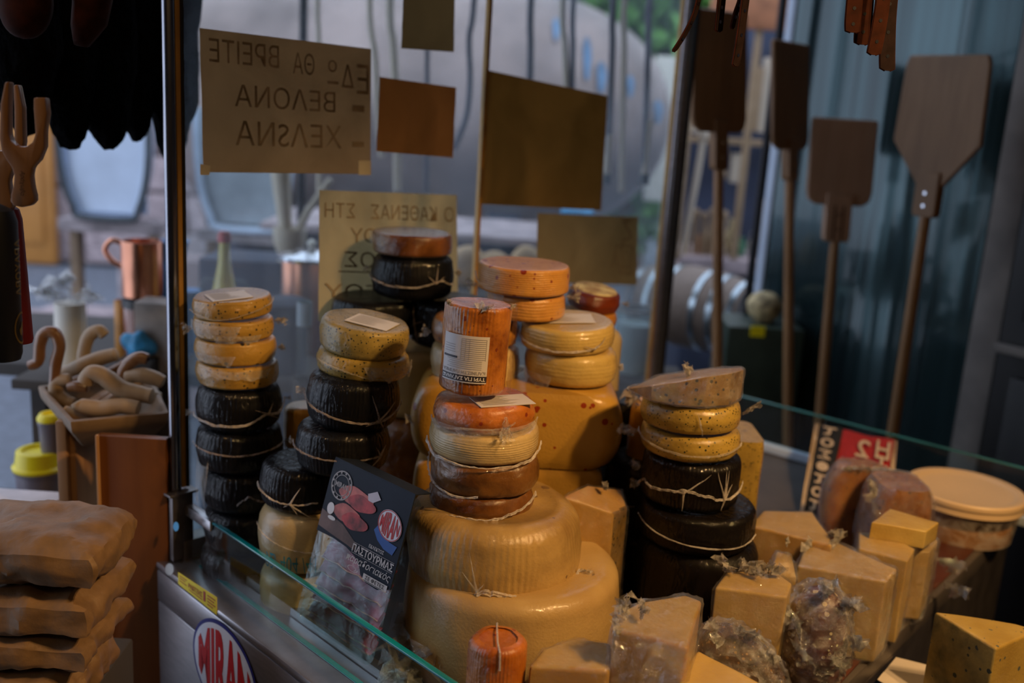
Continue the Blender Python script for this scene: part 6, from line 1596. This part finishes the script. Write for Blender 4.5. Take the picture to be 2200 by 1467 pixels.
def basin(label, px0, px1, y0, y1, Y, mat, rim, bowed=1.0):
    c = UY((px0 + px1) / 2, y0, Y); k = scl(Y, px0, y0); hw = (px1 - px0) / 2 * k; zt, zb = UY(px0, y0, Y).z, UY(px0, y1, Y).z; H = zt - zb
    t = thing('enamel_basin', label, 'basin', V(c.x, Y, zb), None, 'enamel basins across the street')
    prof = [(-1, H), (-.97, H * .55), (-.88, H * .28), (-.70, H * .08), (-.55, 0), (.55, 0), (.72, H * .08), (.88, H * .28), (.97, H * .55), (1, H)]
    pts = smooth_path([V(a * hw, 0, z) for a, z in prof], 3); n = len(pts); vs, fs = [], []
    for j, yy in enumerate((-.10, -.05, .0, .05, .10)):
        s = 1 - .25 * (j / 4)
        vs += [V(p.x * s, yy, p.z * (1 - .1 * j / 4) + H * .1 * j / 4) for p in pts]
    for j in range(4):
        for i in range(n - 1): a = j * n + i; fs.append((a, a + 1, a + n + 1, a + n))
    fs.append(tuple(range(4 * n, 5 * n)))
    obj('bowl', mesh('bs', vs, fs, mat, 60), t, world=False)
    obj('rim', mesh('rm', *tube_vf([p + V(0, -.10, 0) for p in pts], .014, 8), rim), t, world=False)
    obj('back_plate', mesh('bp', *box_vf((0, -.06, H * .5), (hw * 1.7, .01, H * .92)), mat), t, world=False)
    return t, c.x, zb
bb, bxx, bzb = basin('pale blue striped enamel basin propped upright across the street', 140, 338, 205, 456, 4.3, 'enamel', 'enamel_rim')
_, bx2, bz2 = basin('grey enamel basin seen through the dusty left pane', 435, 640, 230, 480, 4.5, 'canvas_grey', 'enamel')
for x, z, Y in ((bxx, bzb, 4.3), (bx2, bz2, 4.5)):
    tt = thing('basin_trestle', 'grey trestle carrying the %s basin' % ('pale blue' if Y < 4.4 else 'grey'), 'trestle', (x, Y, 0))
    obj('top_bar', box((x, Y, z - .04), (.42, .18, .05), 'stone', None, .004), tt)
    for s in (-.17, .17): obj('leg', box((x + s, Y, (z - .066) / 2), (.04, .05, z - .067), 'trough_wood', None, .003), tt)
    obj('cross_brace', box((x, Y, .45), (.38, .03, .03), 'trough_wood'), tt)
# stools/clutter by the wall
for i, (px, py, Y, w, hgt, m) in enumerate(((258, 600, 4.0, .16, .5, 'cane_wood'), (200, 640, 5.2, .5, .35, 'stone_pink'), (430, 560, 4.69, .5, .75, 'stone_pink'), (560, 560, 4.2, .35, .62, 'pottery'), (330, 560, 5.8, .35, .55, 'stone'))):
    p = UY(px, py, Y); tag(obj('street_crate', box((p.x, Y, hgt / 2 + .001), (w, .2, hgt), m, None, .01)), ['thin wooden crate end by the copper mug', 'low pinkish stone bench by the far wall', 'pink-grey crate across the street behind the oil bottle', 'grey-green box behind the oil bottle', 'grey box below the pale blue basin', 'dark box beyond the copper pot'][i], 'crate')

# big boiler tank
tkY = 5.4
tc1 = UY(1050, 235, tkY); tkr = 262 * scl(tkY, 1050, 235)
tank = thing('bronze_boiler', 'huge rounded bronze-grey boiler with flaking blue marks behind the window', 'boiler', V(tc1.x, tkY, 0))
prof = []
for i in range(0, 13): a = R_(90 * i / 12); prof.append((tkr * math.sin(a) ** .9 if i else 0, -tkr * 1.45 * math.cos(a)))
prof += [(tkr, .0 + 1.3), (tkr * .9, 1.6), (tkr * .5, 1.75), (0, 1.8)]
rt = Matrix.Rotation(R_(-90), 3, 'Y') @ Matrix.Rotation(R_(0), 3, 'X')
rt = Matrix.Rotation(R_(-14), 3, 'Z') @ rt
tl_ = V(tc1.x + .02, tkY, tc1.z - .02)
obj('shell', lathe(prof, 'tank_bronze', 72, tl_, rt), tank)
for px0, w in ((1185, .02), (1255, .024)):
    pass
def onTank(px, py):
    r_ = ray(px, py); q = rt.transposed(); o = q @ (CAM - tl_); r2_ = q @ r_; k_ = 1 / 1.45
    o = V(o.x, o.y, o.z * k_); e = V(r2_.x, r2_.y, r2_.z * k_)
    b = e.dot(o); a = e.dot(e); c = o.dot(o) - tkr ** 2; d = b * b - a * c
    if d < 0: return None
    t = (-b - math.sqrt(d)) / a; p = CAM + r_ * t; return p - r_.normalized() * .03
for i, (cx, cy, rx, ry) in enumerate(((1262, 125, 9, 48), (1293, 165, 11, 34), (1195, 62, 8, 25), (1415, 240, 11, 26), (1355, 185, 8, 24))):
    pts = [onTank(cx + rx * math.cos(R_(a)) * (1 + .25 * math.sin(a)), cy + ry * math.sin(R_(a))) for a in range(0, 360, 30)]
    if all(p is not None for p in pts): obj('blue_mark', mesh('bm', pts, [tuple(range(12))], 'blue_paint', 0), tank)
for s in (-1.3, -.6, .1): obj('support', box((tl_.x + s, tkY, (tl_.z - tkr * .72) / 2), (.16, .9, tl_.z - tkr * .72), 'navy_cloth', None, .01), tank)
# dark stall body below the boiler, plank with loaves
dk = thing('dark_stall', 'long dark stall front under the boiler with a pinkish plank top', 'stall', (.1, 3.55, 0))
pz_ = UY(1080, 512, 3.4).z
obj('stall_body', box((-.28, 3.72, (pz_ - .02) / 2), (1.1, .5, pz_ - .022), 'navy_cloth', None, .01), dk)
obj('plank', box((-.28, 3.66, pz_ - .008), (1.2, .54, .026), 'stone_pink', None, .004), dk)
def loafb(label, px, py, w, hgt, Y, grp='bread loaves on the plank'):
    p = UY(px, py, Y); bm = bmesh.new(); bmesh.ops.create_uvsphere(bm, u_segments=28, v_segments=16, radius=1)
    s = rnd.random() * 9
    for v in bm.verts:
        v.co = V(v.co.x * w, v.co.y * w * .7, max(-.25, v.co.z) * hgt); v.co += V(0, 0, .006 * noise.noise(v.co * 20 + V(s, 0, 0)))
    me = bpy.data.meshes.new('loaf'); bm.to_mesh(me); bm.free(); smooth(me, 50); me.materials.append(MATS['bread'])
    me.transform(Matrix.Translation((0, 0, .25 * hgt))); o = bpy.data.objects.new('bread_loaf', me); scene.collection.objects.link(o); o.location = (p.x, Y, p.z)
    return tag(o, label, 'bread', grp)
lt = thing('loaf_table', 'dark table between window and stall carrying pale loaves', 'table', (-.1, 2.95, 0)); lz = UY(1050, 612, 2.95).z
obj('table_top', box((-.06, 2.98, lz - .02), (.62, .42, .036), 'wall_dark', None, .004), lt)
for x in (-.32, .2): obj('leg', box((x, 3.0, (lz - .04) / 2), (.05, .2, lz - .04), 'wall_dark'), lt)
for px, w, hh, l in ((1000, .075, .09, 'pale round loaf left of the gold strip'), (1062, .07, .08, 'pale round loaf right of the gold strip'), (1130, .065, .10, 'tall loaf against the olive paper')):
    o = loafb(l, px, 590, w, hh, 2.95); o.location.z = lz + .001
tag(obj('blue_tray', box((UY(1240, 456, 3.5).x, 3.5, pz_ + .10), (.11, .08, .016), 'blue_bag', None, .003)), 'bright blue tray glimpsed between two papers', 'tray') if False else None
tb_ = thing('blue_box', 'bright blue box glimpsed between the two right-pane papers', 'box', V(UY(1240, 456, 3.5).x, 3.5, pz_ + .006)); zq = UY(1240, 449, 3.5).z
obj('box_body', box((UY(1240, 456, 3.5).x, 3.5, (pz_ + .006 + zq) / 2), (.11, .08, zq - pz_ - .008), 'blue_bag', None, .004), tb_)

# canes hanging behind the window
cnr = thing('cane_rail', 'high rail beyond the window from which the walking canes hang', 'rail', (.1, 2.95, 2.5))
obj('bar', tube([V(-.7, 2.95, 2.50), V(.75, 2.95, 2.50)], .01, 'black_iron', 10), cnr)
for x in (-.65, .7): obj('post', tube([V(x, 2.97, 0.002), V(x, 2.97, 2.5)], .012, 'black_iron', 10), cnr)
def cane(label, pts, r, mat, tip=False, two=None, Y=2.9):
    P = [UY(x, y, Y) for x, y in pts]; P.append(V(P[-1].x, Y + .02, 2.49))
    t = thing('walking_cane', label, 'cane', P[0], None, 'walking canes hanging beyond the window'); k = scl(Y)
    obj('shaft', tube(smooth_path(P, 5), r * k, mat, 10), t)
    if tip: obj('rubber_tip', tube([P[0] - V(0, 0, .02), P[0] - V(0, 0, .018), P[0] + V(0, 0, .012)], [r * k * 1.2, r * k * 1.7, r * k * 1.6], 'black_plastic', 12), t)
    if two: obj('lower_shaft', tube([P[0] + V(0, 0, .012), P[0] + V(0, 0, two)], r * k * 1.12, 'stick_pale', 10), t)
    return t
cane('pale cane rising behind the top edge of the beige paper', [(685, 410), (686, 200), (684, 60), (683, -20)], 5, 'stick_pale')
cane('pale crooked cane left of the small brown paper', [(820, 338), (812, 240), (806, 120), (794, -20)], 6, 'stick_pale')
cane('pale straight cane above the pale paper', [(854, 410), (852, 250), (845, 100), (838, -20)], 8, 'stick_pale')
cane('dark cane just left of the small brown paper edge', [(916, 415), (917, 250), (918, 100), (918, -20)], 5, 'stick_dark')
cane('bent violet-grey cane near the gold strip', [(975, 320), (1002, 250), (1010, 170), (1008, 80), (1020, -20)], 6, 'stick_dark')
cane('dark cane ending behind the tan paper, left one', [(1138, 200), (1140, 100), (1142, -20)], 7, 'stick_dark')
cane('pale cane ending behind the tan paper', [(1218, 220), (1214, 100), (1210, -20)], 7, 'stick_pale')
cane('dark cane with a joint above the tan paper', [(1229, 200), (1231, 100), (1233, -20)], 6, 'stick_dark')
cane('rubber-tipped cane at the right edge of the tan paper', [(1302, 382), (1310, 250), (1316, 100), (1319, -20)], 7, 'stick_dark', True, .12)
cane('pale tipless cane between the two rubber-tipped ones', [(1335, 412), (1338, 250), (1341, 100), (1343, -20)], 6.5, 'stick_pale')
cane('rubber-tipped cane nearest the right upright', [(1384, 382), (1388, 250), (1393, 100), (1397, -20)], 7, 'stick_dark', True, .16)

# barrel on its side, straw basket, right background stall
bY = 3.35; bc = UY(1490, 660, bY); kb_ = scl(bY, 1490, 660)
brl = thing('wine_barrel', 'wooden barrel with bright steel hoops lying on its side beyond the window', 'barrel', V(bc.x, bY, bc.z - 95 * kb_))
L = 265 * kb_; R0b = 88 * kb_
rtb = Matrix.Rotation(R_(-40), 3, 'Z') @ Matrix.Rotation(R_(90), 3, 'Y')
def bprof(r, a, b, n=14): return [(r * (1 - .22 * (abs(2 * (a + (b - a) * i / n) - 1)) ** 2), (a + (b - a) * i / n - .5) * L) for i in range(n + 1)]
staves = lathe([(0, -L / 2 + .012), (R0b * .76, -L / 2 + .012)] + bprof(R0b, 0, 1) + [(R0b * .76, L / 2 - .012)], 'barrel_wood', 48, bc, rtb); obj('staves', staves, brl)
obj('barrel_head', lathe([(0, L / 2 - .012), (R0b * .76, L / 2 - .012), (R0b * .76, L / 2 - .02), (0, L / 2 - .02)], 'wall_dark', 40, bc, rtb), brl)
for a in (.06, .22, .38, .66, .80, .95): obj('hoop', lathe([(r + .003, z) for r, z in bprof(R0b, a - .02, a + .022, 3)], 'hoop_steel', 48, bc, rtb), brl)
cr_ = thing('barrel_cradle', 'wooden cradle under the barrel', 'cradle', (bc.x, bY, 0))
for s in (-.3, .3):
    obj('cradle_leg', box((bc.x + s * L, bY, (bc.z - R0b * .98) / 2), (.05, .22, bc.z - R0b * .98), 'cane_wood', None, .004), cr_)
can('straw_basket', 'round straw basket right of the barrel', 'basket', 1640, 628, 720, 38, 2.87, 'straw', [(0, 0), (.5, 0), (.9, .3), (1, .62), (.8, .85), (.45, 1), (0, 1)], ground=UY(1640, 690, 2.87).z)
gzz = UY(1640, 690, 2.87).z
gcr = thing('dark_green_crate', 'dark green crate with a yellow tag under the straw basket', 'crate', (UY(1630, 740, 2.88).x, 2.88, 0))
obj('crate_body', box((UY(1625, 740, 2.88).x, 2.88, gzz / 2), (.22, .20, gzz - .002), 'dark_green', None, .01), gcr)
obj('yellow_tag', box((UY(1628, 712, 2.775).x, 2.776, UY(1628, 712, 2.775).z), (.04, .004, .03), 'yellow_plastic'), gcr)
t_, r, h = can('lidded_jar', 'tall dusky glass jar with pale rim right of the pepper cheeses', 'jar', 1360, 668, 800, 42, 2.75, 'bottle_glass', ground=UY(1360, 800, 2.75).z)
obj('rim', lathe([(r * .9, h), (r * 1.08, h), (r * 1.08, h + .01), (r * .9, h + .01)], 'trim_grey', 36), t_, world=False)
obj('contents', lathe([(0, .004), (r * .86, .004), (r * .86, h * .8), (0, h * .8)], 'canvas_grey', 30), t_, world=False)
zj = UY(1360, 800, 2.75).z; js = thing('jar_bench', 'dark bench under the dusky glass jar', 'bench', (UY(1380, 800, 2.8).x, 2.8, 0))
obj('bench_body', box((UY(1385, 800, 2.75).x, 2.76, zj / 2), (.22, .20, zj - .003), 'wall_dark', None, .004), js)
# stall with pottery and wooden spoons
sY = 4.3
def sbox(px0, px1, y0, y1, Y, dep, mat, nm, par, bv=.004):
    a, b = UY(px0, (y0 + y1) / 2, Y), UY(px1, (y0 + y1) / 2, Y); a.z = UY((px0 + px1) / 2, y0, Y).z; b.z = UY((px0 + px1) / 2, y1, Y).z; return obj(nm, box(((a.x + b.x) / 2, Y + dep / 2, (a.z + b.z) / 2), (b.x - a.x, dep, a.z - b.z), mat, None, bv), par)
stl = thing('pottery_stall', 'cluttered wooden stall with pots and spoons seen between the peels', 'stall', (UY(1590, 560, sY).x, sY + .3, 0))
sbox(1460, 1720, 560, 590, sY, .5, 'stone_pink', 'lower_shelf', stl); sbox(1470, 1720, 300, 312, sY + .25, .2, 'cane_wood', 'upper_shelf', stl)
sbox(1460, 1730, 60, 560, sY + .5, .05, 'navy_cloth', 'back_cloth', stl); sbox(1600, 1612, 60, 560, sY, .05, 'cane_wood', 'post', stl); sbox(1470, 1482, 60, 560, sY, .05, 'cane_wood', 'post', stl)
sbox(1530, 1720, -10, 62, sY - .02, .06, 'terracotta', 'sign_board', stl)
sbox(1460, 1720, 592, 900, sY + .02, .45, 'navy_cloth', 'counter_front', stl)
zsh = UY(1590, 560, sY).z
k = 0
for px, y0, hw, m, lb in ((1500, 505, 12, 'terracotta', 'small terracotta pot'), (1525, 480, 14, 'cane_wood', 'wooden cup'), (1572, 470, 15, 'straw', 'straw-coloured jar'), (1592, 510, 11, 'green_glaze', 'green glazed pot'), (1618, 500, 13, 'pottery', 'grey jug'), (1645, 430, 22, 'pottery', 'large pale patterned jug'), (1670, 500, 14, 'terracotta', 'reddish jar'), (1545, 520, 10, 'white_plastic', 'white cup')):
    can('pottery_jar', lb + ' on the pottery stall shelf', 'pot', px, y0, 560, hw, sY + .15, m, [(0, 0), (.6, 0), (1, .35), (.95, .6), (.5, .82), (.65, 1), (.4, .97), (0, .8)], 'pots on the pottery stall', 24, zsh + .001)
def spoon(label, pts, Y, r, mat, head):
    P = [UY(x, y, Y) for x, y in pts]; k = scl(Y); t = thing('wooden_spoon', label, 'spoon', P[0], None, 'wooden spoons on the pottery stall')
    obj('spoon_handle', tube(smooth_path(P, 4), r * k, mat, 8), t)
    obj('spoon_bowl', lathe([(0, -head * k * 1.3), (head * k * .8, -head * k * .6), (head * k, 0), (head * k * .7, head * k * .9), (0, head * k * 1.3)], mat, 20, P[-1]), t); return t
spoon('long pale spoon leaning left on the pottery stall', [(1462, 558), (1490, 420), (1506, 330), (1512, 290)], sY + .05, 6, 'stick_pale', 12)
for i, (x, y) in enumerate(((1480, 470), (1495, 458), (1512, 465), (1530, 455), (1555, 462))):
    spoon(['short', 'second short', 'middle', 'fourth', 'last'][i] + ' wooden spoon in the upright bunch on the pottery stall', [(x - 4, 557), (x, y + 20), (x + 2, y)], sY + .10, 5, 'cane_wood', 8)
for i, (x, y0, y1) in enumerate(((1512, 130, 300), (1540, 150, 300), (1655, 120, 300), (1635, 140, 296), (1590, 330, 410), (1560, 320, 400))):
    p = UY(x, y0, sY + .2); q = UY(x, y1, sY + .2); tag(obj('wooden_paddle', box(((p.x + q.x) / 2, sY + .3, (p.z + q.z) / 2 + .012), (.05, .02, p.z - q.z - .03), 'cane_wood' if i % 2 else 'stick_pale', None, .008)), ['first', 'second', 'rightmost long', 'third long', 'short right', 'short left'][i] + ' pale wooden board hanging on the pottery stall', 'board', 'boards on the pottery stall')
# trees beyond
def tree(label, px, py, Y, rx, rz_, nleaf, seed):
    c = UY(px, py, Y); rg = random.Random(seed); vs, fs = [], []
    for i in range(nleaf):
        d = Vector((rg.gauss(0, 1), rg.gauss(0, 1), rg.gauss(0, 1))).normalized() * rg.random() ** .4
        p = c + V(d.x * rx, d.y * rx, d.z * rz_); a = Vector((rg.gauss(0, 1), rg.gauss(0, 1), rg.gauss(0, 1))).normalized(); b = a.orthogonal().normalized(); s = .09 + .08 * rg.random()
        k = len(vs); vs += [p - a * s, p + b * s * .5, p + a * s, p - b * s * .5]; fs.append((k, k + 1, k + 2, k + 3))
    t = thing('leafy_tree', label, 'tree', V(c.x, Y, 0), None, 'trees beyond the boiler')
    tag(obj('foliage', mesh('fo', vs, fs, 'leaf', 0), t), kind='stuff')
    obj('trunk', tube([V(c.x, Y, 0), V(c.x + .1, Y, 1.4), V(c.x, Y, c.z)], [.2, .16, .1], 'bark', 12), t)
tree('green tree beyond the boiler at the top right of the window', 1380, 60, 9.5, 1.7, 2.0, 6500, 1)
tree('green tree standing behind the bronze boiler, left of the others', 400, 40, 11.0, 2.2, 2.0, 5000, 5)
tree('green tree glimpsed behind the tall peel', 1640, -20, 13.0, 1.9, 2.0, 4000, 2)
# awning over the far stalls, pale van side seen at the right of the boiler
bdg = struct('wall_street', box((4.6, 9.4, 1.3), (3.6, .3, 2.6), 'stone'))
pv = thing('pale_awning', 'white awning edge beyond the boiler left of the right upright', 'awning', (UY(1440, 300, 6.2).x, 6.2, 0)); a, b = UY(1415, 118, 6.2), UY(1500, 440, 6.2)
obj('cloth', box(((a.x + b.x) / 2 + .1, 6.3, (a.z + b.z) / 2), (b.x - a.x + .2, .06, a.z - b.z), 'white_plastic', None, .01), pv); obj('pole', box(((a.x + b.x) / 2, 6.4, b.z / 2), (.06, .06, b.z), 'steel'), pv)
